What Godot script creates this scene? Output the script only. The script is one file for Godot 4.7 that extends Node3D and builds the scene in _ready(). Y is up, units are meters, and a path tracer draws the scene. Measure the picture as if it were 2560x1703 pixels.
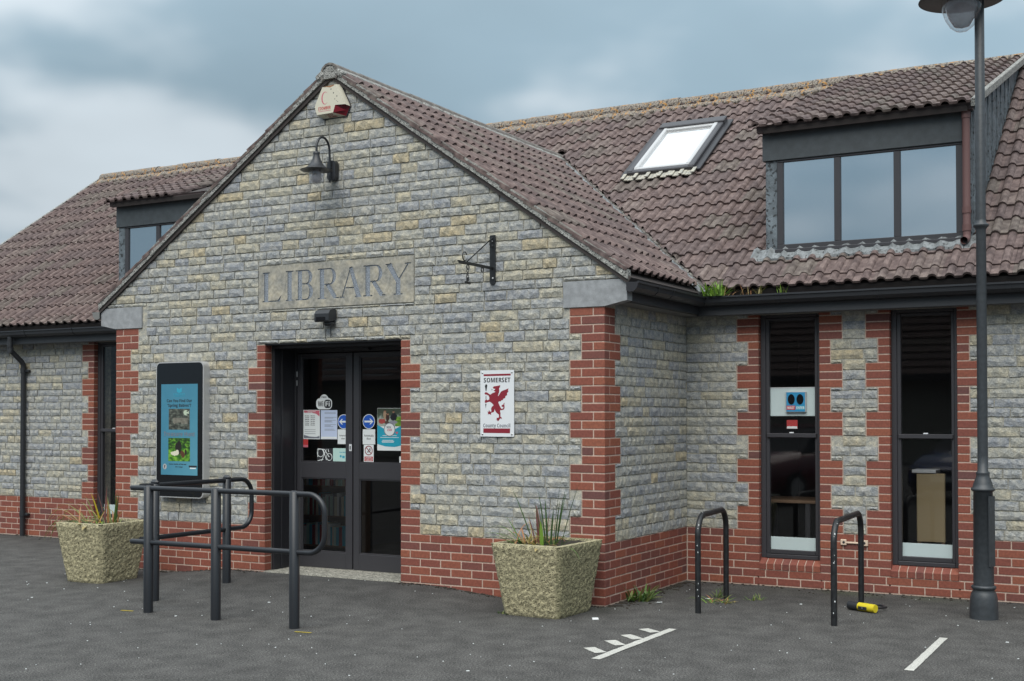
extends Node3D
# A single-storey stone and brick library with a gabled entrance wing, under an overcast sky.
# World: x runs along the front wall, y up, z towards the viewer; the gable wall face is z = 0, its right corner x = 0.

const P := 0.53            # top of the brick plinth
const K := 0.688           # slope of every main roof (rise over run)
const XL := -5.7825        # left corner of the gable wing
const XC := -2.885         # middle of the gable
const ZM := -1.915         # face of the main wall
const DL := -3.717         # door opening
const DR := -2.09
const DT := 2.34           # top of the door opening
var rng := RandomNumberGenerator.new()
var M := {}                # materials
var mesh_cache := {}
var library: Node3D
var eye := Vector3(4.443, 1.638, 9.632)

func _ready():
	rng.seed = 71
	set_camera()
	set_sky()
	make_materials()
	make_ground()
	make_library()
	make_opposite_side()
	make_fittings()
	make_street_things()
	make_planters()
	make_small_things()

# ---------------------------------------------------------------- camera, sky, light
func set_camera():
	var c := Camera3D.new()
	c.name = "camera"
	c.projection = Camera3D.PROJECTION_FRUSTUM
	c.near = 0.1
	c.far = 400.0
	c.size = 2.0 * 0.1 * 851.5 / 3107.95
	c.frustum_offset = Vector2(0.0, 0.1 * 127.7 / 3107.95)
	c.transform = Transform3D(Basis(Vector3.UP, deg_to_rad(29.0272)) * Basis(Vector3.RIGHT, deg_to_rad(1.0348)) * Basis(Vector3.BACK, deg_to_rad(-0.0568)), eye)
	add_child(c)
	c.current = true

func ss(a: float, b: float, x: float) -> float:
	var t := clampf((x - a) / (b - a), 0.0, 1.0)
	return t * t * (3.0 - 2.0 * t)

func set_sky():
	var e := Environment.new()
	e.background_mode = Environment.BG_SKY
	e.tonemap_mode = Environment.TONE_MAPPER_LINEAR
	e.tonemap_exposure = 1.5
	e.sdfgi_enabled = true
	e.ssao_enabled = true
	e.ssil_enabled = true
	var turn := Basis(Vector3.UP, deg_to_rad(14.0)) * Basis(Vector3.RIGHT, deg_to_rad(-52.0))
	var sun_to := turn.z
	var w := 1536
	var h := 768
	var big := FastNoiseLite.new()
	big.seed = 12
	big.frequency = 1.0
	big.fractal_octaves = 5
	big.fractal_gain = 0.5
	var veil := FastNoiseLite.new()
	veil.seed = 5
	veil.frequency = 1.0
	veil.fractal_octaves = 3
	var f := PackedFloat32Array()
	f.resize(w * h * 3)
	for j in h:
		var el := PI * (0.5 - (j + 0.5) / h)
		var se := sin(el)
		var ce := cos(el)
		for i in w:
			var o := (j * w + i) * 3
			if el <= 0.0:
				f[o] = 0.16; f[o + 1] = 0.17; f[o + 2] = 0.17
				continue
			var a := (i + 0.5) / w * TAU
			var d := Vector3(sin(a) * ce, se, -cos(a) * ce)
			# clouds lie in a flat layer, so they are drawn out towards the horizon
			var q := d / (se + 0.22)
			var n := big.get_noise_3d(q.x * 1.15 + 3.0, 0.4, q.z * 1.15 - 1.3)
			var v := veil.get_noise_3d(q.x * 0.42, 7.0, q.z * 0.42 + 4.0)
			var up := 0.27 + 0.73 * se                      # an overcast sky is brightest overhead
			up *= 1.0 + 0.9 * exp(-pow(acos(clampf(d.dot(sun_to), -1.0, 1.0)) / 0.55, 2.0))   # and where the veiled sun stands
			var blue := Color(0.415, 0.575, 0.69).lerp(Color(0.72, 0.79, 0.85), ss(0.25, 0.85, se))
			var grey := Color(0.80, 0.88, 0.94)
			var c := blue * up * 1.31
			# the brightest bank stands in the north-west, beyond the far end of the roof
			var side := exp(-pow((wrapf(a - TAU + 0.80, -PI, PI)) / 0.26, 2.0)) * exp(-pow((el - 0.20) / 0.12, 2.0))
			var m := ss(-0.10, 0.42, n + 0.62 * side + 0.30 * v)
			c = c.lerp(grey * up * (1.31 + 0.30 * side), 0.75 * m)
			c = c * (0.93 + 0.30 * v + 0.16 * n)
			f[o] = c.r; f[o + 1] = c.g; f[o + 2] = c.b
	var im := Image.create_from_data(w, h, false, Image.FORMAT_RGBF, f.to_byte_array())
	var p := PanoramaSkyMaterial.new()
	p.panorama = ImageTexture.create_from_image(im)
	e.sky = Sky.new()
	e.sky.sky_material = p
	var we := WorldEnvironment.new()
	we.name = "environment"
	we.environment = e
	add_child(we)
	var s := DirectionalLight3D.new()
	s.name = "sun"
	s.light_energy = 0.5
	s.light_color = Color(1.0, 0.97, 0.92)
	s.light_angular_distance = 55.0
	s.shadow_enabled = true
	s.basis = turn
	add_child(s)

# ---------------------------------------------------------------- mesh helpers
func new_st() -> SurfaceTool:
	var st := SurfaceTool.new()
	st.begin(Mesh.PRIMITIVE_TRIANGLES)
	st.set_smooth_group(-1)
	return st

# a triangle whose corners run anticlockwise seen from outside
func tri(st: SurfaceTool, a: Vector3, b: Vector3, c: Vector3):
	st.add_vertex(a); st.add_vertex(c); st.add_vertex(b)

func quad(st: SurfaceTool, a: Vector3, b: Vector3, c: Vector3, d: Vector3):
	tri(st, a, b, c)
	tri(st, a, c, d)

func tri_out(st: SurfaceTool, o: Vector3, a: Vector3, b: Vector3, c: Vector3):
	if (b - a).cross(c - a).dot((a + b + c) / 3.0 - o) < 0.0:
		tri(st, a, c, b)
	else:
		tri(st, a, b, c)

func quad_out(st: SurfaceTool, o: Vector3, a: Vector3, b: Vector3, c: Vector3, d: Vector3):
	tri_out(st, o, a, b, c)
	tri_out(st, o, a, c, d)

# a box with chamfered edges
func box(st: SurfaceTool, at: Vector3, size: Vector3, bev := 0.0, basis := Basis.IDENTITY):
	var h := size * 0.5
	if bev <= 0.0:
		for a in 3:
			var b := (a + 1) % 3
			var c := (a + 2) % 3
			for s in [-1.0, 1.0]:
				var p := []
				for k in [[-1, -1], [1, -1], [1, 1], [-1, 1]]:
					var v := Vector3()
					v[a] = s * h[a]; v[b] = k[0] * h[b]; v[c] = k[1] * h[c]
					p.append(at + basis * v)
				quad_out(st, at, p[0], p[1], p[2], p[3])
		return
	bev = minf(bev, 0.45 * minf(size.x, minf(size.y, size.z)))
	var pt := func(s: Vector3, full: int) -> Vector3:
		var v := Vector3()
		for k in 3:
			v[k] = s[k] * (h[k] if k == full else h[k] - bev)
		return at + basis * v
	for a in 3:
		var b := (a + 1) % 3
		var c := (a + 2) % 3
		for s in [-1.0, 1.0]:
			var q := []
			for k in [[-1, -1], [1, -1], [1, 1], [-1, 1]]:
				var v := Vector3()
				v[a] = s; v[b] = k[0]; v[c] = k[1]
				q.append(v)
			quad_out(st, at, pt.call(q[0], a), pt.call(q[1], a), pt.call(q[2], a), pt.call(q[3], a))
		for s in [-1.0, 1.0]:
			for r in [-1.0, 1.0]:
				var v0 := Vector3()
				var v1 := Vector3()
				v0[a] = -1.0; v0[b] = s; v0[c] = r
				v1[a] = 1.0; v1[b] = s; v1[c] = r
				quad_out(st, at, pt.call(v0, b), pt.call(v1, b), pt.call(v1, c), pt.call(v0, c))
	for x in [-1.0, 1.0]:
		for y in [-1.0, 1.0]:
			for z in [-1.0, 1.0]:
				var s := Vector3(x, y, z)
				tri_out(st, at, pt.call(s, 0), pt.call(s, 1), pt.call(s, 2))

func cbox(st: SurfaceTool, lo: Vector3, hi: Vector3, bev := 0.0):
	box(st, (lo + hi) * 0.5, hi - lo, bev)

func tube(st: SurfaceTool, pts: Array, r: float, seg := 12, caps := true, r1 := -1.0):
	st.set_smooth_group(0)
	var n := pts.size()
	var t0: Vector3 = (pts[1] - pts[0]).normalized()
	var u := t0.cross(Vector3.UP if absf(t0.y) < 0.9 else Vector3.RIGHT).normalized()
	var rings := []
	for i in n:
		var t: Vector3
		if i == 0:
			t = t0
		elif i == n - 1:
			t = (pts[i] - pts[i - 1]).normalized()
		else:
			t = ((pts[i] - pts[i - 1]).normalized() + (pts[i + 1] - pts[i]).normalized()).normalized()
		u = (u - t * u.dot(t)).normalized()
		var v := t.cross(u)
		var rr := r if r1 < 0.0 else lerpf(r, r1, float(i) / (n - 1))
		var ring := []
		for k in seg:
			var a := TAU * k / seg
			ring.append(pts[i] + (u * cos(a) + v * sin(a)) * rr)
		rings.append(ring)
	for i in n - 1:
		for k in seg:
			var k2 := (k + 1) % seg
			quad(st, rings[i][k], rings[i][k2], rings[i + 1][k2], rings[i + 1][k])
	if caps:
		st.set_smooth_group(-1)
		for k in seg:
			var k2 := (k + 1) % seg
			tri(st, pts[0], rings[0][k2], rings[0][k])
			tri(st, pts[n - 1], rings[n - 1][k], rings[n - 1][k2])

# a profile of (radius, height) turned about the y axis
func lathe(st: SurfaceTool, prof: Array, at := Vector3.ZERO, seg := 24, smooth := true):
	st.set_smooth_group(0 if smooth else -1)
	for i in prof.size() - 1:
		var a: Vector2 = prof[i]
		var b: Vector2 = prof[i + 1]
		if smooth:
			st.set_smooth_group(0)
		for k in seg:
			var t0 := TAU * k / seg
			var t1 := TAU * (k + 1) / seg
			var d0 := Vector3(cos(t0), 0, -sin(t0))
			var d1 := Vector3(cos(t1), 0, -sin(t1))
			var p0 := at + d0 * a.x + Vector3.UP * a.y
			var p1 := at + d1 * a.x + Vector3.UP * a.y
			var p2 := at + d1 * b.x + Vector3.UP * b.y
			var p3 := at + d0 * b.x + Vector3.UP * b.y
			if a.x > 1e-6:
				tri(st, p0, p1, p2)
			if b.x > 1e-6:
				tri(st, p0, p2, p3)

# a flat polygon (x, y) given depth along z, from z0 to z1, under a transform
func prism(st: SurfaceTool, poly: PackedVector2Array, z0: float, z1: float, xf := Transform3D.IDENTITY):
	var pl := poly.duplicate()
	if Geometry2D.is_polygon_clockwise(pl):
		pl.reverse()
	var ix := Geometry2D.triangulate_polygon(pl)
	for i in range(0, ix.size(), 3):
		var a := pl[ix[i]]
		var b := pl[ix[i + 1]]
		var c := pl[ix[i + 2]]
		if (b - a).cross(c - a) < 0.0:
			var q := b
			b = c
			c = q
		tri(st, xf * Vector3(a.x, a.y, z1), xf * Vector3(b.x, b.y, z1), xf * Vector3(c.x, c.y, z1))
		tri(st, xf * Vector3(a.x, a.y, z0), xf * Vector3(c.x, c.y, z0), xf * Vector3(b.x, b.y, z0))
	var n := pl.size()
	for i in n:
		var a := pl[i]
		var b := pl[(i + 1) % n]
		quad(st, xf * Vector3(a.x, a.y, z0), xf * Vector3(b.x, b.y, z0), xf * Vector3(b.x, b.y, z1), xf * Vector3(a.x, a.y, z1))

# a closed cross-section (outwards, up) swept along a level path with mitred corners
func sweep(st: SurfaceTool, sec: PackedVector2Array, path: Array, out_sign := 1.0):
	st.set_smooth_group(-1)
	var rings := []
	for i in path.size():
		var d0: Vector3 = (path[i] - path[maxi(i - 1, 0)]).normalized() if i > 0 else (path[1] - path[0]).normalized()
		var d1: Vector3 = (path[mini(i + 1, path.size() - 1)] - path[i]).normalized() if i < path.size() - 1 else d0
		var n0 := d0.cross(Vector3.UP) * out_sign
		var n1 := d1.cross(Vector3.UP) * out_sign
		var m := (n0 + n1).normalized()
		m = m / maxf(0.3, m.dot(n0))
		var ring := []
		for s in sec:
			ring.append(path[i] + m * s.x + Vector3.UP * s.y)
		rings.append(ring)
	var n := sec.size()
	for i in path.size() - 1:
		for k in n:
			var k2 := (k + 1) % n
			quad(st, rings[i][k], rings[i + 1][k], rings[i + 1][k2], rings[i][k2])
	for e in [0, path.size() - 1]:
		var ix := Geometry2D.triangulate_polygon(sec)
		for t in range(0, ix.size(), 3):
			tri(st, rings[e][ix[t]], rings[e][ix[t + 1]], rings[e][ix[t + 2]])

func finish(st: SurfaceTool, m: Material = null) -> ArrayMesh:
	st.generate_normals()
	var am := st.commit()
	if m:
		am.surface_set_material(0, m)
	return am

# one named mesh under a parent
func part(called: String, st: SurfaceTool, m: Material, parent: Node = null) -> MeshInstance3D:
	var o := MeshInstance3D.new()
	o.name = called
	o.mesh = finish(st, m)
	(parent if parent else self).add_child(o, true)
	return o

func inst(called: String, mesh: Mesh, xf: Transform3D, m: Material, parent: Node) -> MeshInstance3D:
	var o := MeshInstance3D.new()
	o.name = called
	o.mesh = mesh
	o.transform = xf
	o.material_override = m
	parent.add_child(o, true)
	return o

func numbered(called: String, parent: Node) -> String:
	if not parent.has_node(NodePath(called)):
		return called
	var k := 1
	while parent.has_node(NodePath("%s_%03d" % [called, k])):
		k += 1
	return "%s_%03d" % [called, k]

func thing(called: String, label: String, category: String, at := Vector3.ZERO, group := "") -> Node3D:
	var o := Node3D.new()
	o.name = numbered(called, self)
	o.position = at
	add_child(o)
	tag(o, label, category, group)
	return o

func tag(o: Node, label: String, category: String, group := ""):
	o.set_meta("label", label)
	o.set_meta("category", category)
	if group:
		o.set_meta("group", group)

func structure(o: Node, label := ""):
	o.set_meta("kind", "structure")
	if label:
		o.set_meta("label", label)

# lettering in a plane that faces +z: centre, height of the capitals, width to fit (0 = as it comes)
func letters(called: String, words: String, at: Vector3, cap: float, m: Material, parent: Node, width := 0.0, bold := true, serif := false, depth := 0.0012) -> MeshInstance3D:
	var t := TextMesh.new()
	var f := SystemFont.new()
	f.font_names = PackedStringArray(["Droid Serif" if serif else "Droid Sans"])
	f.font_weight = 700 if bold else 400
	t.font = f
	t.font_size = 64
	t.pixel_size = 0.01
	t.depth = 0.1
	t.curve_step = 2.0
	t.text = words
	t.horizontal_alignment = HORIZONTAL_ALIGNMENT_CENTER
	t.vertical_alignment = VERTICAL_ALIGNMENT_CENTER
	var bb := t.get_aabb()
	var sy := cap / (64.0 * 0.01 * 0.714)
	var sx := sy
	if width > 0.0 and bb.size.x > 0.0:
		sx = width / bb.size.x
	var o := MeshInstance3D.new()
	o.name = called
	o.mesh = t
	o.material_override = m
	var c := bb.position + bb.size * 0.5
	o.transform = Transform3D(Basis.from_scale(Vector3(sx, sy, depth / 0.1)), at - Vector3(c.x * sx, 0.0 if bb.size.y > 0.0 else 0.0, 0.0))
	parent.add_child(o, true)
	return o

# cut triangles (three points each) by the half-space n.p <= d
func clip(tr: PackedVector3Array, n: Vector3, d: float) -> PackedVector3Array:
	var out := PackedVector3Array()
	for i in range(0, tr.size(), 3):
		var poly := [tr[i], tr[i + 1], tr[i + 2]]
		var res := []
		for k in 3:
			var a: Vector3 = poly[k]
			var b: Vector3 = poly[(k + 1) % 3]
			var da := n.dot(a) - d
			var db := n.dot(b) - d
			if da <= 0.0:
				res.append(a)
			if (da < 0.0 and db > 0.0) or (da > 0.0 and db < 0.0):
				res.append(a.lerp(b, da / (da - db)))
		for k in range(1, res.size() - 1):
			out.append(res[0]); out.append(res[k]); out.append(res[k + 1])
	return out

func soup(st: SurfaceTool, tr: PackedVector3Array, xf := Transform3D.IDENTITY):
	for v in tr:
		st.add_vertex(xf * v)

func soup_of(st: SurfaceTool) -> PackedVector3Array:
	return st.commit_to_arrays()[Mesh.ARRAY_VERTEX]

# ---------------------------------------------------------------- textures and materials
func noise_bytes(size: int, freq: float, sd: int, oct := 4, ridged := false, cell := false) -> PackedByteArray:
	var n := FastNoiseLite.new()
	n.seed = sd
	n.frequency = freq
	n.noise_type = FastNoiseLite.TYPE_CELLULAR if cell else FastNoiseLite.TYPE_SIMPLEX_SMOOTH
	n.fractal_type = FastNoiseLite.FRACTAL_RIDGED if ridged else FastNoiseLite.FRACTAL_FBM
	n.fractal_octaves = oct
	var im := n.get_seamless_image(size, size, false, false, 0.12, true)
	im.convert(Image.FORMAT_L8)
	return im.get_data()

func tex_rgb(size: int, d: PackedByteArray) -> ImageTexture:
	return ImageTexture.create_from_image(Image.create_from_data(size, size, false, Image.FORMAT_RGB8, d))

func tex_l(size: int, d: PackedByteArray) -> ImageTexture:
	return ImageTexture.create_from_image(Image.create_from_data(size, size, false, Image.FORMAT_L8, d))

func lin(r: float, g: float, b: float) -> Color:
	return Color(r, g, b).linear_to_srgb()

func mat(r: float, g: float, b: float, rough := 0.85, metal := 0.0, spec := 0.5) -> StandardMaterial3D:
	var m := StandardMaterial3D.new()
	m.albedo_color = lin(r, g, b)
	m.roughness = rough
	m.metallic = metal
	m.metallic_specular = spec
	return m

func textured(r: float, g: float, b: float, rough: float, col: Texture2D, hgt: Texture2D, scale: float, relief: float) -> StandardMaterial3D:
	var m := mat(r, g, b, rough)
	m.albedo_texture = col
	m.uv1_triplanar = true
	m.uv1_world_triplanar = true
	m.uv1_scale = Vector3.ONE * scale
	m.uv1_triplanar_sharpness = 4.0
	if hgt:
		m.heightmap_enabled = true
		m.heightmap_texture = hgt
		m.heightmap_scale = relief
	return m

func glass(tint := 0.02, alpha := 0.08) -> StandardMaterial3D:
	var m := mat(tint, tint, tint * 1.1, 0.02)
	m.transparency = BaseMaterial3D.TRANSPARENCY_ALPHA
	m.albedo_color.a = alpha
	return m

func hash2(i: int, s: int) -> float:
	var h := (i * 374761393 + s * 668265263) & 0x7fffffff
	h = ((h ^ (h >> 13)) * 1274126177) & 0x7fffffff
	h = h ^ (h >> 16)
	return float(h & 0xffff) / 65535.0

func make_materials():
	var S := 512
	# rough-faced stone: mottled, with dark pits and pale scars
	var n1 := noise_bytes(S, 0.012, 1, 4)
	var n2 := noise_bytes(S, 0.05, 2, 3)
	var n3 := noise_bytes(S, 0.022, 3, 4, true)
	var c := PackedByteArray(); c.resize(S * S * 3)
	var hh := PackedByteArray(); hh.resize(S * S)
	for i in S * S:
		var a := n1[i] / 255.0
		var b := n2[i] / 255.0
		var r := n3[i] / 255.0
		var g := hash2(i, 9)
		var v := 0.80 + 0.24 * (a - 0.5) + 0.22 * (b - 0.5) + 0.12 * (g - 0.5)
		var pit := ss(0.74, 0.9, b * 0.6 + (1.0 - r) * 0.4)
		v *= 1.0 - 0.5 * pit
		c[i * 3] = clampi(int(255.0 * v * (1.0 + 0.05 * (a - 0.5))), 0, 255)
		c[i * 3 + 1] = clampi(int(255.0 * v), 0, 255)
		c[i * 3 + 2] = clampi(int(255.0 * v * (1.0 - 0.09 * (a - 0.5))), 0, 255)
		hh[i] = clampi(int(255.0 * (0.45 * r + 0.35 * (1.0 - pit) * b + 0.2 * a)), 0, 255)
	var stone_c := tex_rgb(S, c)
	var stone_h := tex_l(S, hh)
	var tones := [[0.50, 0.51, 0.50], [0.53, 0.53, 0.495], [0.56, 0.55, 0.485], [0.595, 0.565, 0.46], [0.60, 0.555, 0.435], [0.455, 0.47, 0.485], [0.62, 0.54, 0.38]]
	for k in tones.size():
		M["stone%d" % k] = textured(tones[k][0], tones[k][1], tones[k][2], 0.92, stone_c, stone_h, 1.9, 0.55)
	M.stone_mortar = textured(0.60, 0.58, 0.50, 0.95, stone_c, stone_h, 2.6, 0.3)
	# smooth bricks
	n1 = noise_bytes(S, 0.02, 21, 3)
	for i in S * S:
		var g := hash2(i, 31)
		var v := 0.86 + 0.16 * (n1[i] / 255.0 - 0.5) + 0.10 * (g - 0.5)
		if g > 0.992:
			v *= 0.72
		c[i * 3] = clampi(int(255.0 * v), 0, 255); c[i * 3 + 1] = c[i * 3]; c[i * 3 + 2] = c[i * 3]
		hh[i] = clampi(int(150.0 + 90.0 * (g - 0.5)), 0, 255)
	var brick_c := tex_rgb(S, c)
	var fine_h := tex_l(S, hh)
	var reds := [[0.300, 0.086, 0.054], [0.325, 0.098, 0.058], [0.268, 0.078, 0.054], [0.218, 0.072, 0.056], [0.175, 0.068, 0.060], [0.345, 0.108, 0.060]]
	for k in reds.size():
		M["brick%d" % k] = textured(reds[k][0], reds[k][1], reds[k][2], 0.72, brick_c, fine_h, 3.0, 0.06)
	M.brick_mortar = textured(0.66, 0.49, 0.40, 0.95, brick_c, fine_h, 3.5, 0.15)
	M.kneeler = textured(0.37, 0.385, 0.40, 0.85, brick_c, fine_h, 1.0, 0.05)
	M.plaque = textured(0.50, 0.475, 0.405, 0.9, stone_c, fine_h, 0.8, 0.06)
	M.white_paint = textured(0.62, 0.62, 0.60, 0.8, brick_c, fine_h, 2.0, 0.1)
	# concrete roof tiles: brown-purple, gritty, lichen specks
	n1 = noise_bytes(S, 0.01, 41, 4)
	n2 = noise_bytes(S, 0.07, 42, 2)
	for i in S * S:
		var a := n1[i] / 255.0
		var g := hash2(i, 43)
		var v := 0.74 + 0.40 * (a - 0.5) + 0.22 * (g - 0.5)
		var s := ss(0.80, 0.86, n2[i] / 255.0) * ss(0.40, 0.55, a)
		var r := lerpf(v, 0.98, 0.55 * s)
		c[i * 3] = clampi(int(255.0 * r), 0, 255)
		c[i * 3 + 1] = clampi(int(255.0 * lerpf(v * (0.98 + 0.05 * a), 1.0, 0.6 * s)), 0, 255)
		c[i * 3 + 2] = clampi(int(255.0 * lerpf(v * (0.98 + 0.03 * a), 0.97, 0.55 * s)), 0, 255)
		hh[i] = clampi(int(120.0 + 110.0 * (g - 0.5) + 60.0 * a), 0, 255)
	var tile_c := tex_rgb(S, c)
	var grit_h := tex_l(S, hh)
	var browns := [[0.232, 0.162, 0.154], [0.250, 0.176, 0.166], [0.208, 0.150, 0.146], [0.262, 0.196, 0.182], [0.230, 0.184, 0.166]]
	for k in browns.size():
		M["tile%d" % k] = textured(browns[k][0], browns[k][1], browns[k][2], 0.9, tile_c, grit_h, 1.7, 0.12)
	M.tile_moss = textured(0.155, 0.175, 0.085, 0.95, tile_c, grit_h, 1.7, 0.2)
	M.tile_bare = textured(0.34, 0.34, 0.34, 0.8, tile_c, grit_h, 1.7, 0.1)
	M.roof_deck = mat(0.05, 0.042, 0.04, 0.95)
	# ridge tiles and their mortar: grey-brown with orange and pale lichen
	n1 = noise_bytes(S, 0.012, 51, 3)
	n2 = noise_bytes(S, 0.035, 52, 3)
	n3 = noise_bytes(S, 0.09, 53, 2)
	for i in S * S:
		var o := ss(0.60, 0.70, n1[i] / 255.0 * 0.6 + n2[i] / 255.0 * 0.4)
		var w := ss(0.62, 0.70, n3[i] / 255.0) * ss(0.35, 0.5, n2[i] / 255.0)
		var k := ss(0.42, 0.30, n2[i] / 255.0)
		var col := Color(0.50, 0.47, 0.44).lerp(Color(0.20, 0.19, 0.19), 0.8 * k).lerp(Color(0.78, 0.78, 0.74), 0.7 * w).lerp(Color(0.80, 0.52, 0.16), 0.85 * o * (0.5 + 0.5 * hash2(i, 3)))
		c[i * 3] = int(col.r * 255.0); c[i * 3 + 1] = int(col.g * 255.0); c[i * 3 + 2] = int(col.b * 255.0)
		hh[i] = n3[i]
	var lichen_c := tex_rgb(S, c)
	M.ridge = textured(0.95, 0.92, 0.88, 0.95, lichen_c, tex_l(S, hh), 1.4, 0.6)
	M.ridge_grey = textured(0.62, 0.58, 0.55, 0.95, tile_c, grit_h, 1.7, 0.4)
	M.ridge_grey.albedo_color = lin(0.31, 0.28, 0.26)
	# cement verges
	n1 = noise_bytes(S, 0.02, 61, 4)
	n2 = noise_bytes(S, 0.06, 62, 3)
	for i in S * S:
		var g := hash2(i, 63)
		var v := 0.72 + 0.34 * (n1[i] / 255.0 - 0.5) + 0.2 * (g - 0.5)
		v *= 1.0 - 0.55 * ss(0.62, 0.75, n2[i] / 255.0)
		c[i * 3] = clampi(int(255.0 * v), 0, 255); c[i * 3 + 1] = clampi(int(255.0 * v), 0, 255); c[i * 3 + 2] = clampi(int(252.0 * v), 0, 255)
		hh[i] = n2[i]
	var cement_c := tex_rgb(S, c)
	M.verge = textured(0.56, 0.56, 0.54, 0.95, cement_c, tex_l(S, hh), 1.6, 0.5)
	M.sill = textured(0.58, 0.56, 0.49, 0.95, cement_c, tex_l(S, hh), 1.2, 0.35)
	M.lead = textured(0.42, 0.45, 0.475, 0.55, cement_c, null, 0.7, 0.0)
	M.lead.metallic = 0.2
	# cast planters: sandy, heavily textured
	M.planter = textured(0.80, 0.72, 0.46, 0.95, cement_c, tex_l(S, hh), 2.2, 0.5)
	M.planter_moss = textured(0.52, 0.48, 0.29, 0.95, cement_c, tex_l(S, hh), 2.2, 0.5)
	M.soil = textured(0.075, 0.06, 0.045, 1.0, tile_c, grit_h, 3.0, 1.2)
	# asphalt
	var A := 1024
	n1 = noise_bytes(A, 0.09, 71, 2)
	n2 = noise_bytes(A, 0.006, 72, 4)
	n3 = noise_bytes(A, 0.22, 73, 1)
	var ac := PackedByteArray(); ac.resize(A * A * 3)
	var ah := PackedByteArray(); ah.resize(A * A)
	for i in A * A:
		var g := n3[i] / 255.0
		var q := hash2(i, 74)
		var v := 0.52 + 0.55 * (g - 0.5) + 0.50 * (n1[i] / 255.0 - 0.5) + 0.18 * (n2[i] / 255.0 - 0.5) + 0.10 * (q - 0.5)
		if q > 0.9975:
			v += 0.35
		ac[i * 3] = clampi(int(255.0 * v * 1.005), 0, 255)
		ac[i * 3 + 1] = clampi(int(255.0 * v), 0, 255)
		ac[i * 3 + 2] = clampi(int(255.0 * v * 0.985), 0, 255)
		ah[i] = clampi(int(255.0 * (0.7 * g + 0.3 * n1[i] / 255.0)), 0, 255)
	M.asphalt = textured(0.255, 0.250, 0.244, 0.93, tex_rgb(A, ac), tex_l(A, ah), 0.55, 0.5)
	M.asphalt.vertex_color_use_as_albedo = true
	# worn road paint shows the stones through it
	for i in S * S:
		var k := ((i / S) * 2 % A) * A + (i % S) * 2 % A
		var v := 0.86 + 0.2 * (n1[k] / 255.0 - 0.5)
		v = lerpf(v, 0.36, ss(0.60, 0.72, n3[k] / 255.0 * 0.55 + n1[k] / 255.0 * 0.45))
		c[i * 3] = clampi(int(255.0 * v), 0, 255); c[i * 3 + 1] = c[i * 3]; c[i * 3 + 2] = clampi(int(250.0 * v), 0, 255)
		hh[i] = n3[k]
	M.road_paint = textured(0.78, 0.77, 0.74, 0.9, tex_rgb(S, c), tex_l(S, hh), 1.1, 0.4)
	# metals, plastics and paints
	M.black_paint = mat(0.016, 0.018, 0.022, 0.34)
	M.black_worn = textured(0.024, 0.026, 0.03, 0.42, tile_c, null, 3.0, 0.0)
	M.black_plastic = mat(0.022, 0.024, 0.028, 0.42)
	M.fascia = mat(0.030, 0.033, 0.038, 0.5)
	M.dormer_board = textured(0.060, 0.072, 0.080, 0.55, brick_c, null, 0.8, 0.0)
	M.frame = mat(0.038, 0.037, 0.042, 0.4)
	M.dark_frame = mat(0.020, 0.020, 0.024, 0.45)
	M.brown_plastic = mat(0.050, 0.034, 0.034, 0.5)
	M.brown_pipe = mat(0.125, 0.062, 0.058, 0.6)
	M.zinc = textured(0.235, 0.285, 0.33, 0.6, cement_c, null, 0.5, 0.0)
	M.lamp_metal = textured(0.050, 0.058, 0.066, 0.45, brick_c, null, 2.0, 0.0)
	M.hood = mat(0.16, 0.16, 0.155, 0.7)
	M.glass = glass()
	M.clear = glass(0.42, 0.16)
	M.milky = glass(0.34, 0.62)
	M.mirror_glass = mat(0.58, 0.63, 0.67, 0.05, 0.97)
	M.skylight_glass = mat(0.93, 0.93, 0.92, 0.12, 0.97)
	M.room = mat(0.085, 0.082, 0.078, 0.95)
	M.carpet = mat(0.045, 0.05, 0.06, 1.0)
	M.film = mat(0.58, 0.68, 0.68, 0.5)
	M.white = mat(0.66, 0.68, 0.70, 0.45)
	M.paper = mat(0.66, 0.69, 0.69, 0.7)
	M.paper_blue = mat(0.47, 0.54, 0.70, 0.7)
	M.mint = mat(0.42, 0.60, 0.55, 0.7)
	M.maroon = mat(0.22, 0.012, 0.026, 0.5)
	M.red = mat(0.42, 0.035, 0.035, 0.5)
	M.pink = mat(0.50, 0.12, 0.16, 0.6)
	M.ink = mat(0.018, 0.018, 0.022, 0.6)
	M.grey_ink = mat(0.14, 0.15, 0.18, 0.6)
	M.blue = mat(0.012, 0.085, 0.42, 0.45)
	M.teal = mat(0.03, 0.30, 0.42, 0.55)
	M.yellow = mat(0.62, 0.50, 0.02, 0.45)
	M.steel = mat(0.5, 0.5, 0.5, 0.35, 0.9)
	M.silver = mat(0.50, 0.50, 0.50, 0.42, 0.35)
	M.gloss_black = mat(0.006, 0.007, 0.009, 0.06)
	M.cream = mat(0.55, 0.52, 0.42, 0.6)
	M.letter_fill = textured(0.50, 0.56, 0.66, 0.9, cement_c, null, 6.0, 0.0)
	M.stain = mat(0.10, 0.10, 0.095, 0.95)
	M.beige = mat(0.42, 0.33, 0.19, 0.8)
	M.wood = mat(0.16, 0.10, 0.06, 0.7)
	M.putty = mat(0.60, 0.47, 0.36, 0.85)
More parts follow.
